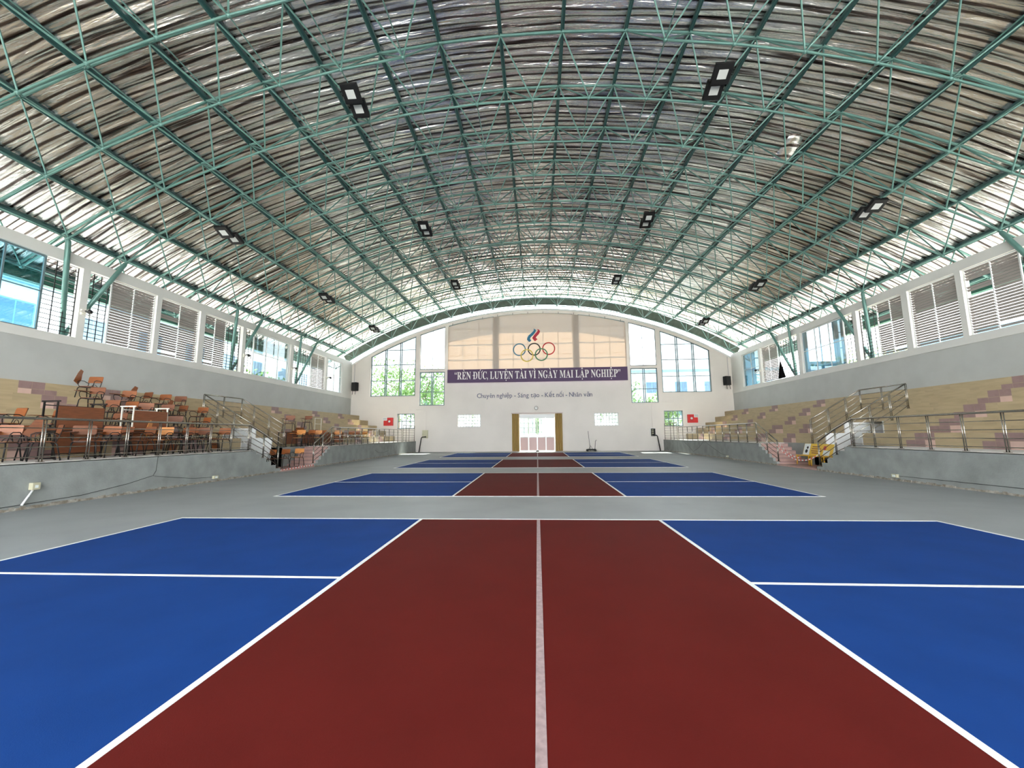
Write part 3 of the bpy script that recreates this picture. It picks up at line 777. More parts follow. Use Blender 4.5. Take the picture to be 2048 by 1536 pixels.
# chairs stacked one on another on the platform
chair(-12.28, 13.29, T(0)+.91, -.25, 'chair lying upside down on the reddish platform chair', 'ply_dark', 'none', rx=PI, group=GP)
chair(-12.35, 14.57, T(0)+.91, 2.8, 'chair lying upside down on the dark chair near the stair head', 'ply', 'none', rx=PI, group=GP)
chair(-11.62, 9.75, T(0), .9, 'front platform chair angled between the second and third railing posts', 'ply_dark', group=GP)
chair(-11.65, 12.68, T(0), -.1, 'front platform chair facing the camera just right of the orange board', 'ply_dark', group=GP)
chair(-13.38, 9.40, T(1), -.2, 'lowest tier chair by the left edge of the view', 'ply', group=GP)
chair(-13.38, 12.65, T(1), .2, 'lowest tier chair right behind the cream upturned desk', 'ply', group=GU)
chair(-13.38, 13.40, T(1), -.4, 'lowest tier chair just past the cream upturned desk', 'ply_dark', group=GU)
chair(-14.22, 13.75, T(2), .5, 'second tier chair between the cream desk and the dull brown chair', 'ply', group=GU)
chair(-13.38, 10.35, T(1), .1, 'lowest tier chair behind the black upturned desk', 'ply', group=GU)
chair(-15.08, 16.0, T(3), .3, 'third tier chair closest to the passage', 'ply_dark', 'none', group=GU)
# desks
desk(-12.55, 10.25, T(0), PI/2+.0, 'brown school desk standing under the black upturned desk', group='school desks on the left stand')
desk(-12.60, 12.25, T(0), PI/2, 'brown school desk standing under the cream upturned desk', group='school desks on the left stand')
desk(-12.60, 10.27, T(0)+.75*2+.004, PI/2, 'black framed school desk lying upside down, legs in the air', rx=0, ry=PI, group='school desks on the left stand')
desk(-12.62, 12.28, T(0)+.75*2+.004, PI/2, 'cream framed school desk lying upside down, legs in the air', 'ply_dark', 'white_metal', ry=PI, group='school desks on the left stand')
desk(-12.2, 7.55, T(0), PI/2, 'bright brown school desk at the left edge of the view', 'ply', group='school desks on the left stand')
# landing
chair(-12.15, 17.75, .053+.01, -.35, 'red brown chair on the landing, tucked behind the near stair rail', 'ply', 'none', group=GL)
chair(-11.85, 18.30, .053+.01, -.1, 'middle landing chair with a reddish backrest', 'ply', 'none', group=GL)
chair(-11.65, 19.15, .053+.01, .1, 'orange backed chair at the far end of the landing', 'ply_bright', 'none', group=GL)
# beyond the passage
desk(-12.75, 20.1, T(0), PI/2+.1, 'brown desk just beyond the passage rail, piled with chairs', group='school desks on the left stand')
desk(-12.75, 21.6, T(0), PI/2, 'second brown desk beyond the passage', group='school desks on the left stand')
chair(-12.70, 20.0, T(0)+.752, .3, 'chair standing on the desk just beyond the passage', 'ply_dark', group=GF)
chair(-12.65, 20.95, T(0)+1.12, .5, 'chair thrown upside down onto the desks, leg poking up', 'ply', rx=2.3, group=GF)
for k, (x, y, r_, l_) in enumerate([(-12.1, 19.95, .1, 'orange chair in front of the piled desks, nearest the passage'), (-12.0, 20.65, -.2, 'orange chair in front of the piled desks, second along'), (-11.95, 21.35, .3, 'tilted orange chair at the corner of the far stairs'), (-12.05, 22.0, -.1, 'orange chair just past the far stair head'),
                                  (-12.0, 23.7, .2, 'chair behind the far railing after the brown panels'), (-12.1, 25.6, 0, 'chair behind the far railing, beyond the brown panels')]):
    chair(x, y, T(0), r_, l_, 'ply' if k % 2 else 'ply_bright', group=GF)
desk(-12.6, 23.1, T(0), PI/2, 'dark brown desk panel behind the far railing', group='school desks on the left stand')
desk(-12.55, 24.6, T(0), PI/2, 'reddish desk panel behind the far railing, farther one', 'ply', group='school desks on the left stand')
chair(-14.2, 24.2, T(2), .2, 'chair alone on the second tier past the passage', 'ply_dark', group=GF)
chair(-12.2, 26.6, T(0), .1, 'sunlit chair near the far end of the platform', 'ply', group=GF)
chair(-12.1, 27.5, T(0), -.2, 'last chair at the sunlit end of the platform', 'ply_bright', group=GF)

# tall tube rack standing on the tiers beyond the passage
t = thing('tube_rack', 'thin white tube rack standing behind the far desks', 'rack', (-13.38, 24.0, T(1)))
for y in (-.35, .35):
    b = MB(); b.tube([(0, y, 0), (0, y, 1.15)], .014); b.build('post', 'white_metal', t)
b = MB()
for z in (.4, .8, 1.14): b.tube([(0, -.35, z), (0, .35, z)], .012)
b.build('cross_bar', 'white_metal', t)

# white plastic stools, sunlit
def stool(x, y, z, label):
    t = thing('plastic_stool', label, 'stool', (x, y, z), group='white plastic stools at the far end of the left platform')
    b = MB(); b.box(-.16, .16, -.16, .16, .42, .45); b.build('seat', 'frame_white', t, bevel=.01)
    for sx in (-1, 1):
        for sy in (-1, 1):
            b = MB(); b.tube([(sx*.13, sy*.13, .42), (sx*.17, sy*.17, 0)], .02); b.build('leg', 'frame_white', t)
stool(-11.9, 29.2, T(0), 'white plastic stool standing on the sunlit platform'); stool(-11.9, 29.2, T(0)+.452, 'white plastic stool stacked on another stool')

# black stool frame at the right edge
t = thing('metal_stool', 'black metal stool frame standing on the right platform', 'stool', (12.45, 10.75, PZ+.012))
b = MB(); b.box(-.19, .19, -.22, .22, .56, .59); b.build('seat_frame', 'black', t)
for sx in (-1, 1):
    for sy in (-1, 1):
        b = MB(); b.tube([(sx*.17, sy*.2, .56), (sx*.2, sy*.24, 0)], .016); b.build('leg', 'black', t)
b = MB(); b.tube([(-.19, -.22, .2), (.19, -.22, .2), (.19, .22, .2), (-.19, .22, .2)], .01, closed=True); b.build('stretcher', 'black', t)

# landing right: yellow bench and sign board
for k, (y, l_) in enumerate(((17.95, 'yellow plastic table nearest the near stairs on the right landing'), (18.9, 'yellow plastic table farther into the right landing'))):
    t = thing('plastic_table', l_, 'table', (12.0, y, .062), group='yellow plastic tables')
    b = MB(); b.box(-.3, .3, -.44, .44, .40, .43); b.build('table_top', 'yellow_plastic', t, bevel=.008)
    for sx in (-1, 1):
        for sy in (-1, 1):
            b = MB(); b.tube([(sx*.26, sy*.38, .40), (sx*.28, sy*.40, 0)], [.025, .018]); b.build('leg', 'yellow_plastic', t)
t = thing('sign_board', 'yellow and white printed board leaning on the yellow tables', 'sign', (12.02, 18.42, .495), (0, .30, 0))
b = MB(); b.box(-.01, .01, -.90, .92, 0, .52); b.build('board', 'sign_yellow', t)
b = MB(); b.box(-.014, -.0101, .50, .90, .01, .51); b.build('white_field', 'sign_white', t)
b = MB(); b.lathe([(.08, 0), (.085, .002), (.08, .004)], 18, 0, Matrix.Translation((-.0142, .70, .17)) @ Matrix.Rotation(-PI/2, 4, 'Y')); b.lathe([(.06, 0), (.062, .002), (.06, .004)], 14, 0, Matrix.Translation((-.0142, .66, .33)) @ Matrix.Rotation(-PI/2, 4, 'Y')); b.build('round_motif', 'black', t)
b = MB()
for z, a, c_ in ((.36, -.1, .36), (.27, -.2, .38), (.17, -.25, .40), (.08, -.15, .35)): b.box(-.0135, -.0101, a, c_, z, z+.045)
b.build('printed_lines', 'ply', t)
b = MB(); b.lathe([(.09, 0), (.095, .002), (.09, .004)], 18, 0, Matrix.Translation((-.0142, -.42, .34)) @ Matrix.Rotation(-PI/2, 4, 'Y')); b.build('red_disc', 'sign_red', t)
b = MB(); b.box(-.0135, -.0101, -.75, -.36, .02, .24); b.build('pale_field', 'sign_white', t)

# barrier tapes
def tape(pts, label, w=.045):
    b = MB(); P = []
    for a, c_ in zip(pts, pts[1:]):
        a = Vector(a); c_ = Vector(c_); n = max(1, int((c_-a).length/.09))
        P += [a.lerp(c_, k/n) for k in range(n)]
    P.append(Vector(pts[-1]))
    for k in range(len(P)-1):
        a, c_ = P[k], P[k+1]
        b.hexa([(a.x-.002, a.y, a.z-w/2), (a.x+.002, a.y, a.z-w/2), (c_.x+.002, c_.y, c_.z-w/2), (c_.x-.002, c_.y, c_.z-w/2), (a.x-.002, a.y, a.z+w/2), (a.x+.002, a.y, a.z+w/2), (c_.x+.002, c_.y, c_.z+w/2), (c_.x-.002, c_.y, c_.z+w/2)], k % 2)
    tag(b.build('barrier_tape', ['line_white', 'tape_red']), label, 'tape', 'red and white barrier tapes')
def cat(a, c_, sag, n=12):
    a = Vector(a); c_ = Vector(c_); return [a.lerp(c_, k/n)+Vector((0, 0, -sag*4*(k/n)*(1-k/n))) for k in range(n+1)]
tape(cat((11.06, 19.6, .92), (11.06, 16.88, .60), .42), 'red and white tape sagging across the right stair entrance')
tape(cat((11.16, 19.55, 1.0), (11.16, 18.1, .42), .18), 'second red and white tape drooping inside the right landing')
tape(cat((-11.02, 16.95, .06), (-11.02, 19.55, .10), -.01), 'red and white tape lying along the left landing edge', .05)
tape(cat((-11.05, 19.6, .65), (-11.05, 19.62, .3), 0, 3), 'short red and white tape hanging on the left far stair post')


# ------------------------------------------------------------------ banner, emblem, slogans
def bx(u): return (u-1075.3)*.0449
def bz(v): return 6.2+(763.5-v)*.0462
BY = 36.08
bn = thing('slogan_banner', 'wide translucent banner hung over the gable windows, purple slogan band below', 'banner', (0, BY, 6.2))
def bt(x): return zwall(x)-.46-.08*abs(x)/8.1
b = MB(); NX = 60
for k in range(NX):
    xa = -8.1+16.2*k/NX; xb = -8.1+16.2*(k+1)/NX
    da = .02*math.sin(xa*2.1); db = .02*math.sin(xb*2.1)
    b.quad((xa, da, 1.2), (xb, db, 1.2), (xb, db*.3, bt(xb)-6.2), (xa, da*.3, bt(xa)-6.2))
b.build('cloth', 'banner_cloth', bn)
b = MB(); b.box(-8.12, 8.12, -.03, -.022, .02, 1.24); band = b.build('slogan_band', 'purple', bn)
b = MB()
for k in range(12): x = -7.7+1.4*k; b.tube([(x, 0, bt(x)-6.2), (x, .05, zwall(x)-.3-6.2)], .018, 5)
b.build('tie', 'black', bn)

def glyph(ch):
    cu = bpy.data.curves.new('t', 'FONT'); cu.body = ch; cu.size = 1; cu.resolution_u = 2
    ob = bpy.data.objects.new('t', cu); COL.objects.link(ob); bpy.context.view_layer.update()
    me = bpy.data.meshes.new_from_object(ob)
    v = [(q.co.x, q.co.y) for q in me.vertices]; f = [tuple(p.vertices) for p in me.polygons]
    bpy.data.objects.remove(ob); bpy.data.curves.remove(cu); bpy.data.meshes.remove(me)
    return v, f
GC = {}
def text_mesh(items, x0, x1, zbase, cap, y, depth, mt, name, parent, gap=.05, space=.28):
    """items: list of (character, marks); fitted between x0 and x1"""
    b = MB(); cur = 0; out = []
    for ch, marks in items:
        if ch == ' ': cur += space; continue
        if ch not in GC: GC[ch] = glyph(ch)
        v, f = GC[ch]; a = min(q[0] for q in v); c_ = max(q[0] for q in v)
        polys = []
        mid = cur+(c_-a)/2; r_ = c_-a
        def m(pts): polys.append([(mid+px, pz) for px, pz in pts])
        for k in marks:
            if k == 'grave': m([(-.16, .88), (-.04, .88), (.06, .74), (0, .74)])
            if k == 'acute': m([(.16, .88), (.04, .88), (-.06, .74), (0, .74)])
            if k == 'circ': m([(-.15, .74), (-.09, .74), (0, .82), (.09, .74), (.15, .74), (.04, .88), (-.04, .88)])
            if k == 'dot': m([(.065*math.cos(q*PI/4), -.14+.065*math.sin(q*PI/4)) for q in range(8)])
            if k == 'horn': polys.append([(cur+r_-.05, .62), (cur+r_+.04, .68), (cur+r_+.08, .78), (cur+r_-.02, .78), (cur+r_-.0, .72)])
            if k == 'bar': polys.append([(cur-.05, .31), (cur+.32, .31), (cur+.32, .37), (cur-.05, .37)])
        out.append(([(q[0]-a+cur, q[1]) for q in v], f, polys)); cur += c_-a+gap
    tot = cur-gap; sx_ = (x1-x0)/tot; sz = cap/.68
    for v, f, polys in out:
        n = len(b.v); b.v += [(x0+q[0]*sx_, y, zbase+q[1]*sz) for q in v]; nf = len(v)
        for ff in f: b.face([n+q for q in ff])
        for p in polys:
            n = len(b.v); b.v += [(x0+q[0]*sx_, y, zbase+q[1]*sz) for q in p]; b.face([n+q for q in range(len(p))])
    o = b.build(name, mt, parent)
    md = o.modifiers.new('thickness', 'SOLIDIFY'); md.thickness = depth; md.offset = 0
    return o
def BS(ch): return chr(0x1D400+ord(ch)-65) if 'A' <= ch <= 'Z' else ch
src = [('“', ''), ('R', ''), ('E', 'grave'), ('N', ''), (' ', ''), ('D', 'bar'), ('U', 'horn acute'), ('C', ''), (',', ''), (' ', ''), ('L', ''), ('U', ''), ('Y', ''), ('E', 'circ dot'), ('N', ''), (' ', ''), ('T', ''), ('A', 'grave'), ('I', ''), (' ', ''),
       ('V', ''), ('I', 'grave'), (' ', ''), ('N', ''), ('G', ''), ('A', 'grave'), ('Y', ''), (' ', ''), ('M', ''), ('A', ''), ('I', ''), (' ', ''), ('L', ''), ('A', 'circ dot'), ('P', ''), (' ', ''), ('N', ''), ('G', ''), ('H', ''), ('I', ''), ('E', 'circ dot'), ('P', ''), ('”', '')]
text_mesh([(BS(a), c_.split()) for a, c_ in src], -7.45, 7.48, .33, .68, -.034, .008, 'letter', 'lettering', band)
lt = text_mesh([(a, []) for a in 'Chuyên nghiệp - Sáng tạo - Kết nối - Nhân văn'], bx(954.5), bx(1186), 4.83, .40, YB-.02, .03, 'slate', 'wall_lettering', None, gap=.075, space=.27)
tag(lt, 'dark slate lettering on the gable wall beneath the purple banner band', 'lettering')
em = thing('olympic_emblem', 'five coloured interlocking rings with a blue and red flame on the banner', 'emblem', (0, BY-.035, 0))
def ex(q): return bx(1020+q/11.2)
def ez(q): return bz(650+q/11.2)
for nm, cx, cz, m_, dy in (('blue_ring', 245, 550, 'ring_blue', 0), ('yellow_ring', 415, 685, 'ring_yellow', -.006), ('black_ring', 580, 547, 'ring_black', 0), ('green_ring', 740, 670, 'ring_green', -.006), ('red_ring', 908, 538, 'ring_red', 0)):
    b = MB(); n = 40; r0, r1 = 120/11.2*.0455, 146/11.2*.0455; X_, Z_ = ex(cx), ez(cz)
    for k in range(n):
        a0, a1 = 2*PI*k/n, 2*PI*(k+1)/n
        b.hexa([(X_+r0*math.cos(a0), dy-.004, Z_+r0*math.sin(a0)), (X_+r1*math.cos(a0), dy-.004, Z_+r1*math.sin(a0)), (X_+r1*math.cos(a1), dy-.004, Z_+r1*math.sin(a1)), (X_+r0*math.cos(a1), dy-.004, Z_+r0*math.sin(a1)),
                (X_+r0*math.cos(a0), dy, Z_+r0*math.sin(a0)), (X_+r1*math.cos(a0), dy, Z_+r1*math.sin(a0)), (X_+r1*math.cos(a1), dy, Z_+r1*math.sin(a1)), (X_+r0*math.cos(a1), dy, Z_+r0*math.sin(a1))])
    b.build(nm, m_, em)
for nm, P, m_ in (('blue_flame', [(575, 80), (605, 95), (632, 120), (610, 170), (560, 230), (510, 270), (490, 310), (520, 355), (470, 385), (420, 330), (425, 290), (455, 235), (510, 190), (560, 145), (580, 115)], 'flame_blue'),
                  ('red_flame', [(655, 90), (700, 110), (722, 150), (690, 210), (640, 260), (620, 285), (660, 325), (600, 370), (540, 300), (545, 280), (590, 215), (640, 165), (670, 130)], 'flame_red')):
    b = MB(); b.poly_prism([(ex(p), ez(q)) for p, q in P], -.006, 0); b.build(nm, m_, em)

# ------------------------------------------------------------------ fittings on the gable wall
def bxx(u): return (u-1075.3)*.04515
t = thing('wall_clock', 'small round wall clock above the door', 'clock', (bxx(1074), YB-.03, 3.85))
mt = Matrix.Rotation(PI/2, 4, 'X')
b = MB(); b.lathe([(.15, -.02), (.17, 0), (.17, .03), (.14, .035)], 24, 0, mt); b.build('case', 'black', t)
b = MB(); b.lathe([(.135, .0351), (.137, .037), (.13, .038)], 24, 0, mt); b.build('face', 'clock_face', t)
b = MB(); b.box(-.006, .006, -.043, -.039, 0, .1); b.box(0, .07, -.043, -.039, -.005, .005); b.build('hands', 'black', t)
def speaker(x, lab):
    s_ = 1 if x > 0 else -1
    t = thing('wall_speaker', lab, 'speaker', (x, YB-.30, 5.62), (0, 0, s_*.35), group='black loudspeakers in the gable corners')
    b = MB(); b.hexa([(-.27, -.2, 0), (.27, -.2, 0), (.22, .2, 0), (-.22, .2, 0), (-.27, -.2, .78), (.27, -.2, .78), (.22, .2, .78), (-.22, .2, .78)]); b.build('cabinet', 'black', t, bevel=.02)
    b = MB(); b.box(-.24, .24, -.212, -.2015, .04, .74); b.build('front_grille', 'rubber', t)
    for q in (-.16, .16):
        b = MB(); b.tube([(q, -.12, 0), (q*1.1, -.16, -.35)], .022); b.build('bracket_leg', 'black_metal', t)
    b = MB(); b.box(-.1, .1, .2, .25, .3, .5); b.build('wall_bracket', 'black_metal', t)
speaker(-16.72, 'black loudspeaker high in the left corner of the gable wall'); speaker(16.6, 'black loudspeaker high in the right corner of the gable wall')
for s_, nm in ((-1, 'left'), (1, 'right')):
    t = thing('hose_cabinet', 'red fire hose cabinet on the gable wall above the %s platform' % nm, 'fire cabinet', (s_*13.55, YB-.105, 2.4), group='red fire hose cabinets')
    w = .42
    b = MB(); b.box(-w, w, -.1, .1, 0, .72); b.build('cabinet', 'fire_red', t, bevel=.01)
    b = MB(); b.box(-s_*.1-.17, -s_*.1+.13, -.112, -.1005, .1, .6); b.build('glass_door', 'ring_red', t)
    b = MB(); b.lathe([(.09, 0), (.1, .01), (.08, .02)], 16, 0, Matrix.Translation((-s_*.12, -.112, .38)) @ mt); b.build('hose_reel', 'sign_white', t)
    t = thing('notice_box', 'small grey notice box overlapping the %s red hose cabinet' % nm, 'box', (s_*13.85, YB-.222, 2.86))
    b = MB(); b.box(-.2, .2, -.01, .01, 0, .30); b.build('plate', 'clock_face', t)
    for q in (.07, .14, .21): b = MB(); b.box(-.15, .15, -.013, -.0101, q, q+.02); b.build('printed_line', 'slate', t)
    t = thing('stand_pipe', 'dark vertical pipe with bent top beside the %s platform end' % nm, 'pipe', (s_*10.35, YB-.35, 0))
    b = MB(); b.tube([(s_*.25, 0, 0), (s_*.05, 0, 1.25), (-s_*.02, 0, 1.34), (-s_*.3, 0, 1.36)], .045, 8); b.build('pipe', 'black_metal', t)
    b = MB(); b.tube([(-s_*.30, 0, 1.36), (-s_*.38, 0, 1.36)], .06, 8); b.build('coupling', 'black_metal', t)
t = thing('electrical_panel', 'cream electrical panel box on the gable wall, conduit rising from it', 'electrical box', (bxx(851), YB-.095, 1.24))
b = MB(); b.box(-.25, .25, -.09, .09, 0, .72); b.build('box', 'cream_box', t, bevel=.015)
b = MB(); b.lathe([(.02, 0), (.02, .02)], 8, 0, Matrix.Translation((-.18, -.09, .36)) @ mt); b.build('latch', 'black', t)
b = MB(); b.tube([(.05, .06, .72), (.05, .06, 2.55), (-.9, .06, 2.58)], .018); b.build('conduit', 'wall_cream', t)
t = thing('switch_panel', 'open dark switch box on the gable wall, right of the small window', 'electrical box', (bxx(1299), YB-.08, 1.24))
b = MB(); b.box(-.24, .24, -.02, .08, 0, .74); b.build('back_box', 'wall_white', t)
b = MB(); b.box(-.17, .20, -.08, -.0201, .03, .68); b.build('breaker_block', 'black', t)
b = MB()
for q in range(4): b.box(-.12, .05, -.09, -.0801, .1+.14*q, .16+.14*q)
b.build('breakers', 'cream_box', t)
b = MB(); b.tube([(0, .05, .74), (0, .05, 3.0), (1.9, .05, 3.02)], .018); b.build('conduit', 'wall_cream', t)
# wheeled mop trolley by the wall
t = thing('mop_trolley', 'low dark wheeled trolley with upright handle against the gable wall', 'trolley', (bxx(1179), YB-.45, 0))
b = MB(); b.box(-.40, .36, -.18, .18, .10, .20); b.build('deck', 'black', t, bevel=.02)
for q in (-.36, .32):
    for y in (-.14, .14):
        b = MB(); b.lathe([(.02, -.03), (.09, -.025), (.09, .025), (.02, .03)], 12, 0, Matrix.Translation((q, y, .092)) @ mt); b.build('wheel', 'rubber', t)
b = MB(); b.tube([(.30, 0, .2), (.36, 0, .85), (.44, 0, .98)], .02); b.build('handle', 'black_metal', t)
b = MB(); b.tube([(-.22, 0, .2), (-.06, 0, .48), (.1, 0, .2)], .02); b.build('brace', 'black_metal', t)
b = MB(); b.tube([(-.05, .30, .02), (-.2, .40, 1.75)], .016); tag(b.build('mop_pole', 'black_metal'), 'thin pole leaning on the wall behind the trolley', 'pole'); COL.objects['mop_pole'].location = (bxx(1179), YB-.45, 0)
b = MB(); b.lathe([(.16, 0), (.15, .05), (.08, .09), (.02, .1)], 14); o = b.build('floor_bag', 'black'); o.location = (.0, YB-.25, .0); tag(o, 'small dark bundle on the floor at the door', 'bundle')

# ------------------------------------------------------------------ floodlights under the lower ties
def floodlight(i, y, label):
    a = i*DP; x = RB*math.sin(a)+.02; z = ZC+RB*math.cos(a)
    t = thing('floodlight', label, 'floodlight', (x, y, z-.05), (0, -a*0+(-.35 if x < 0 else .35)*0, 0), group='twin panel floodlights under the roof frame')
    for k in (-1, 1):
        tilt = Matrix.Translation((0, k*.30, -.12)) @ Matrix.Rotation(-.42, 4, 'X')
        b = MB(); b.box(-.27, .27, -.28, .28, -.05, .09, 0, tilt); h_ = b.build('housing', 'black', t)
        b = MB(); b.box(-.14, .14, -.13, .13, -.056, -.0505, 0, tilt); b.build('lens', 'lens', h_)
    b = MB(); b.tube([(0, -.55, -.04), (0, .55, -.04)], .02); b.tube([(0, 0, -.05), (0, 0, .06)], .025); b.build('bracket', 'black_metal', t)
for i, y, l_ in ((-3, 11.8, 'nearest twin floodlight hanging left of centre'), (3, 11.9, 'nearest twin floodlight hanging right of centre'), (-3, 20.25, 'middle twin floodlight of the row left of centre'), (3, 20.25, 'middle twin floodlight of the row right of centre'),
                 (-3, 28.45, 'farthest twin floodlight of the row left of centre'), (3, 28.45, 'farthest twin floodlight of the row right of centre'), (-7, 16.03, 'nearest twin floodlight of the row over the left stand'), (7, 16.03, 'nearest twin floodlight of the row over the right stand'),
                 (-7, 24.35, 'middle twin floodlight of the row over the left stand'), (7, 24.35, 'middle twin floodlight of the row over the right stand'), (-7, 32.0, 'farthest twin floodlight of the row over the left stand'), (7, 32.3, 'farthest twin floodlight of the row over the right stand')):
    floodlight(i, y, l_)

# ------------------------------------------------------------------ wall fans on the window posts
def fan(s_, y, label):
    t = thing('wall_fan', label, 'fan', (s_*17.14, y, 6.25), group='wall fans on the window posts')
    b = MB(); b.box(-.04, .04, -.06, .06, -.1, .1); b.build('wall_plate', 'white_metal', t)
    b = MB(); b.tube([(0, 0, 0), (-s_*.22, 0, .06)], .03); b.build('arm', 'black_metal', t)
    m_ = Matrix.Translation((-s_*.30, 0, .0)) @ Matrix.Rotation(-s_*.9, 4, 'Y') 
    b = MB(); b.lathe([(.02, .06), (.075, .05), (.08, -.06), (.03, -.08)], 12, 0, m_); b.build('motor', 'black_metal', t)
    b = MB()
    for r_ in (.08, .14, .2, .25): b.tube([m_ @ Vector((r_*math.cos(q*PI/12), r_*math.sin(q*PI/12), -.16+.03*r_)) for q in range(24)], .004, 4, closed=True)
    for q in range(16):
        a = q*PI/8; b.tube([m_ @ Vector((.04*math.cos(a), .04*math.sin(a), -.17)), m_ @ Vector((.25*math.cos(a), .25*math.sin(a), -.15)), m_ @ Vector((.25*math.cos(a), .25*math.sin(a), -.05)), m_ @ Vector((.07*math.cos(a), .07*math.sin(a), .0))], .003, 4)
    b.build('guard', 'white_metal', t)
    for q in range(3):
        a = q*2*PI/3
        b = MB(); P = [m_ @ Vector(v) for v in ((.03*math.cos(a), .03*math.sin(a), -.11), (.2*math.cos(a-.35), .2*math.sin(a-.35), -.09), (.22*math.cos(a+.3), .22*math.sin(a+.3), -.13))]
        n_ = (P[1]-P[0]).cross(P[2]-P[0]).normalized()*.003
        b.v += [tuple(p+n_) for p in P]+[tuple(p-n_) for p in P]
        for f in ((0, 1, 2), (5, 4, 3), (0, 3, 4, 1), (1, 4, 5, 2), (2, 5, 3, 0)): b.face(f)
        b.build('blade', 'white_metal', t)
fan(-1, 13.80, 'wall fan on the nearest left window post'); fan(-1, 22.30, 'wall fan on the left post past the louvres'); fan(-1, 27.0, 'wall fan on the fourth left window post'); fan(-1, 31.75, 'wall fan on the farthest left window post'); fan(1, 31.75, 'wall fan on the farthest right window post')
# dark cloth hung in the right window
t = MB(); t.hexa([(17.08, 28.55, 5.25), (17.14, 28.55, 5.25), (17.14, 29.35, 5.25), (17.08, 29.35, 5.25), (17.08, 28.98, 6.45), (17.12, 28.98, 6.45), (17.12, 29.03, 6.45), (17.08, 29.03, 6.45)])
t.tube([(17.1, 29.0, 6.43), (17.1, 29.0, 7.9)], .01, 5)
tag(t.build('hanging_cloth', 'black_cloth'), 'black cloth bundle hanging in the far right window opening', 'cloth')

# ------------------------------------------------------------------ sockets, boxes and cables on the platform fronts
t = thing('socket_box', 'cream socket box with white conduit low on the left platform front', 'socket', (-10.95, 8.33, .40))
b = MB(); b.box(-.05, .05, -.07, .07, 0, .15); b.build('box', 'cream_box', t, bevel=.006)
b = MB(); b.box(.0501, .056, -.03, .03, .04, .10); b.build('cover', 'sign_white', t)
b = MB(); b.tube([(.0, -.02, 0), (.02, -.2, -.30)], .02); b.build('conduit', 'frame_white', t)
for x, y, l_ in ((-10.96, 13.35, 'small cream socket low on the left platform front near the stairs'), (10.96, 13.35, 'cream socket low on the right platform front'), (10.96, 24.4, 'small socket low on the far right platform front')):
    t = thing('socket_box', l_, 'socket', (x, y, .10)); b = MB(); b.box(-.04, .04, -.09, .09, 0, .10); b.build('box', 'cream_box', t, bevel=.005)
    b = MB(); b.box(-.045 if x > 0 else .0401, -.0401 if x > 0 else .045, -.05, .05, .02, .08); b.build('cover', 'sign_white', t)
def cable(pts, label, r=.006, mt_='black'):
    b = MB(); b.tube(pts, r, 5); tag(b.build('cable', mt_), label, 'cable', None)
cable([(-10.985, 11.2, .97), (-10.985, 11.18, .55), (-10.985, 11.1, .42), (-10.985, 11.6, .33), (-10.985, 12.5, .2), (-10.985, 13.25, .16)], 'dark cable drooping down the left platform front to a socket')
cable([(-10.985, 11.08, .42), (-10.985, 10.4, .28), (-10.985, 9.3, .14), (-10.985, 7.6, .09)], 'dark cable running low toward the camera on the left platform front')
cable([(10.985, 13.3, .15), (10.985, 12, .17), (10.985, 10.2, .19), (10.985, 8.5, .2)], 'dark cable running low along the right platform front')
cable([(10.985, 31.6, .96), (10.985, 30.4, .55), (10.985, 29.6, .2), (10.985, 28.6, .5), (10.985, 27.7, .95)], 'cable looping down the far right platform front')
cable([(10.985, 27.5, .95), (10.985, 26.4, .6), (10.985, 25.2, .25), (10.985, 24.4, .2)], 'cable slanting down the far right front to a socket')
cable([(-10.985, 27.0, .55), (-10.985, 27.6, .35), (-10.985, 28.5, .3), (-10.985, 29.5, .4)], 'cable curling on the far left platform front')
cable([(16.9, YB-.03, 8.2), (16.9, YB-.03, 6.5)], 'thin cable running down to the right corner loudspeaker', .012, 'slate')
cable([(-16.95, YB-.03, 8.2), (-16.95, YB-.03, 6.5)], 'thin cable running down to the left corner loudspeaker', .012, 'slate')

# ------------------------------------------------------------------ outside
b = MB(); b.box(-140, 140, -60, 180, -.5, -.25); struct(b.build('ground', 'outdoor_ground'))
for s_, nm in ((-1, 'left'), (1, 'right')):
    b = MB(); b.box(s_*18.1, s_*28.5, -30, 60, -.25, -.22); o = b.build('dimming_strip', 'paving_dim'); tag(o, 'weathered paved strip outside the %s wall' % nm, 'dimming_strip'); o['kind'] = 'structure'  # added out of view: darker ground cuts the bounce light under the eaves
def building(x, y, w, dpt, h, label, m_='render_white', face='x'):
    t = thing('building', label, 'building', (x, y, -.25))
    b = MB(); b.box(-w/2, w/2, -dpt/2, dpt/2, 0, h); b.build('walls', m_, t)
    b = MB(); b.box(-w/2-.3, w/2+.3, -dpt/2-.3, dpt/2+.3, h, h+.35); b.build('roof_slab', 'render_blue', t)
    s_ = -1 if x > 0 else 1
    for f in range(int(h/3.4)):
        if face == 'x':
            n = int(dpt/4)
            for k in range(n):
                yy = -dpt/2+(k+.5)*dpt/n
                b = MB(); X_ = s_*w/2; b.box(X_, X_+s_*.06, yy-.9, yy+.9, 1+3.4*f, 2.7+3.4*f); fr = b.build('window', 'render_blue', t)
                b = MB()
                for q in (-.82, .04): b.box(X_+s_*.0601, X_+s_*.07, yy+q, yy+q+.78, 1.08+3.4*f, 2.62+3.4*f)
                b.build('pane', 'dark_glass', fr)
        else:
            n = int(w/4)
            for k in range(n):
                xx = -w/2+(k+.5)*w/n; Y_ = -dpt/2
                b = MB(); b.box(xx-.9, xx+.9, Y_-.06, Y_, 1+3.4*f, 2.7+3.4*f); fr = b.build('window', 'render_blue', t)
                b = MB()
                for q in (-.82, .04): b.box(xx+q, xx+q+.78, Y_-.07, Y_-.0601, 1.08+3.4*f, 2.62+3.4*f)
                b.build('pane', 'dark_glass', fr)
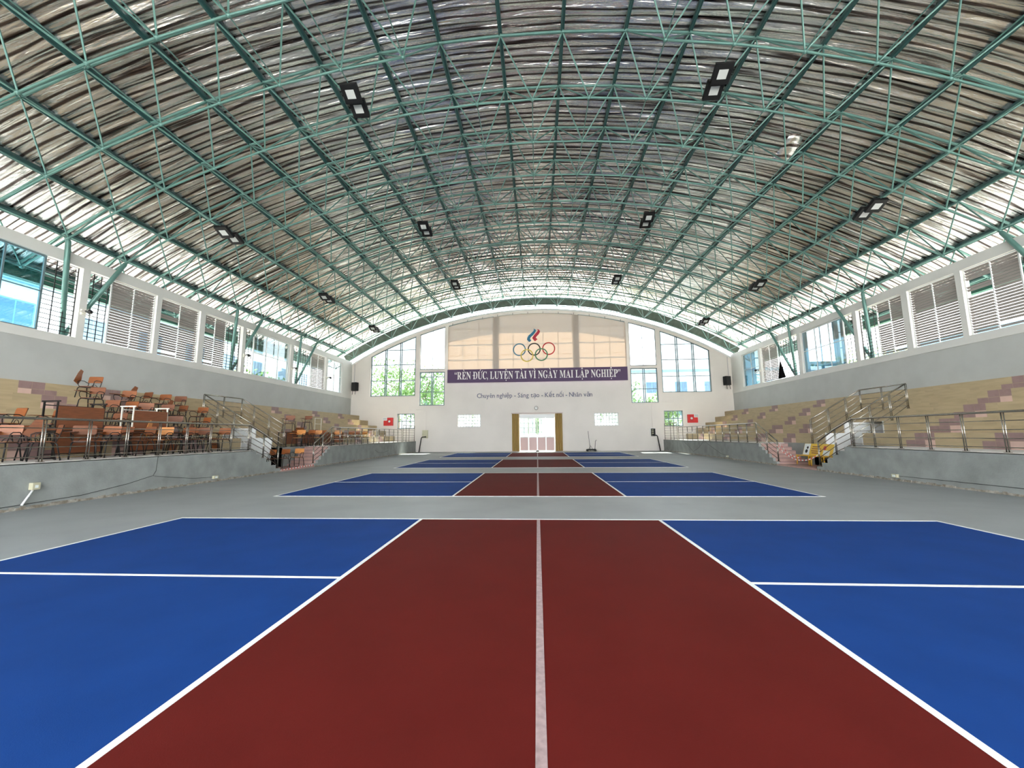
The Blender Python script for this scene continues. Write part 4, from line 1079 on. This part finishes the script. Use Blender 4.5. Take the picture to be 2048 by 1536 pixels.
building(-33, 22, 8, 56, 10.5, 'pale building with blue window frames beyond the left windows')
building(33, 26, 8, 40, 8.0, 'pale building beyond the right windows')
building(24, 66, 26, 8, 11, 'pale block beyond the right gable windows', face='y')
def tree(x, y, h, r, label, m_='leaf'):
    t = thing('tree', label, 'tree', (x, y, -.25), group='trees beyond the gable wall' if y > 40 else 'trees outside the side windows')
    b = MB(); b.tube([(0, 0, 0), (.1, 0, h*.3), (-.05, .1, h*.6), (.05, 0, h*.85)], [.2, .15, .1, .04], 7)
    for k in range(5):
        a = k*1.3; b.tube([(0, 0, h*(.4+.08*k)), (r*.7*math.cos(a), r*.7*math.sin(a), h*(.58+.08*k))], [.07, .02], 5)
    b.build('trunk', 'bark', t)
    b = MB(); rn = random.Random(int(x*7+y*3))
    for k in range(2200):
        u = rn.uniform(-1, 1); a = rn.uniform(0, 2*PI); rr = rn.random()**.33; q = math.sqrt(1-u*u)
        lump = 1+.25*math.sin(3*a+x)+.2*math.sin(5*u+y)
        p = Vector((r*rr*q*math.cos(a)*lump, r*rr*q*math.sin(a)*lump, h*.66+h*.36*rr*u*lump*.95))
        e1 = Vector((rn.uniform(-1, 1), rn.uniform(-1, 1), rn.uniform(-1, 1))).normalized(); e2 = e1.orthogonal().normalized(); s_ = rn.uniform(.12, .24)
        n = len(b.v); b.v += [tuple(p-e1*s_), tuple(p+e2*s_*.5), tuple(p+e1*s_), tuple(p-e2*s_*.5)]; b.face((n, n+1, n+2, n+3))
    b.build('crown', m_, t)
for k, (x, y, h, r, l_) in enumerate([(-17.5, 50, 11.5, 5, 'leafy tree seen through the outermost left gable window'), (-12.8, 45.6, 9, 3.6, 'lower tree in front of the others at the left gable windows'), (-9.5, 52, 9.5, 4.2, 'tree behind the narrow left gable window'), (-1.2, 49, 4.2, 2.2, 'low tree seen straight through the door panes'), (4.6, 51, 4.6, 2.2, 'low tree outside, right of the door opening'),
                                  (9.5, 47, 7.5, 2.6, 'slim tree behind the narrow right gable window'), (15, 49, 6.5, 2.2, 'small tree in the lower right gable panes'), (-24, 32, 7.5, 2.6, 'tree outside the farthest left windows'), (24, 31, 8, 2.8, 'tree outside the farthest right windows'), (25, 24, 6, 2, 'lower tree outside the right grille')]):
    tree(x, y, h, r, l_, 'leaf' if k % 2 else 'leaf2')
b = MB(); b.box(-30, 30, 44, 44.2, -.25, 1.5); tag(b.build('boundary_wall', 'render_white'), 'low pale boundary wall outside the far doors', 'wall')

# torn flap of foil hanging from the roof
b = MB(); P = []
for k in range(6):
    for q in range(3): P.append((.16*q-.1*k*.3, .14*k, -.13*k-.05*math.sin(q*2+k)-.03*q))
b.v = [tuple(p) for p in P]
for k in range(5):
    for q in range(2): b.face((3*k+q, 3*k+q+1, 3*k+q+4, 3*k+q+3), 0, True)
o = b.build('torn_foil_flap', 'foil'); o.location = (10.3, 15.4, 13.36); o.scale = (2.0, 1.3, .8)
md = o.modifiers.new('thickness', 'SOLIDIFY'); md.thickness = .01
tag(o, 'torn flap of silver foil hanging down from the right side of the roof', 'foil flap')
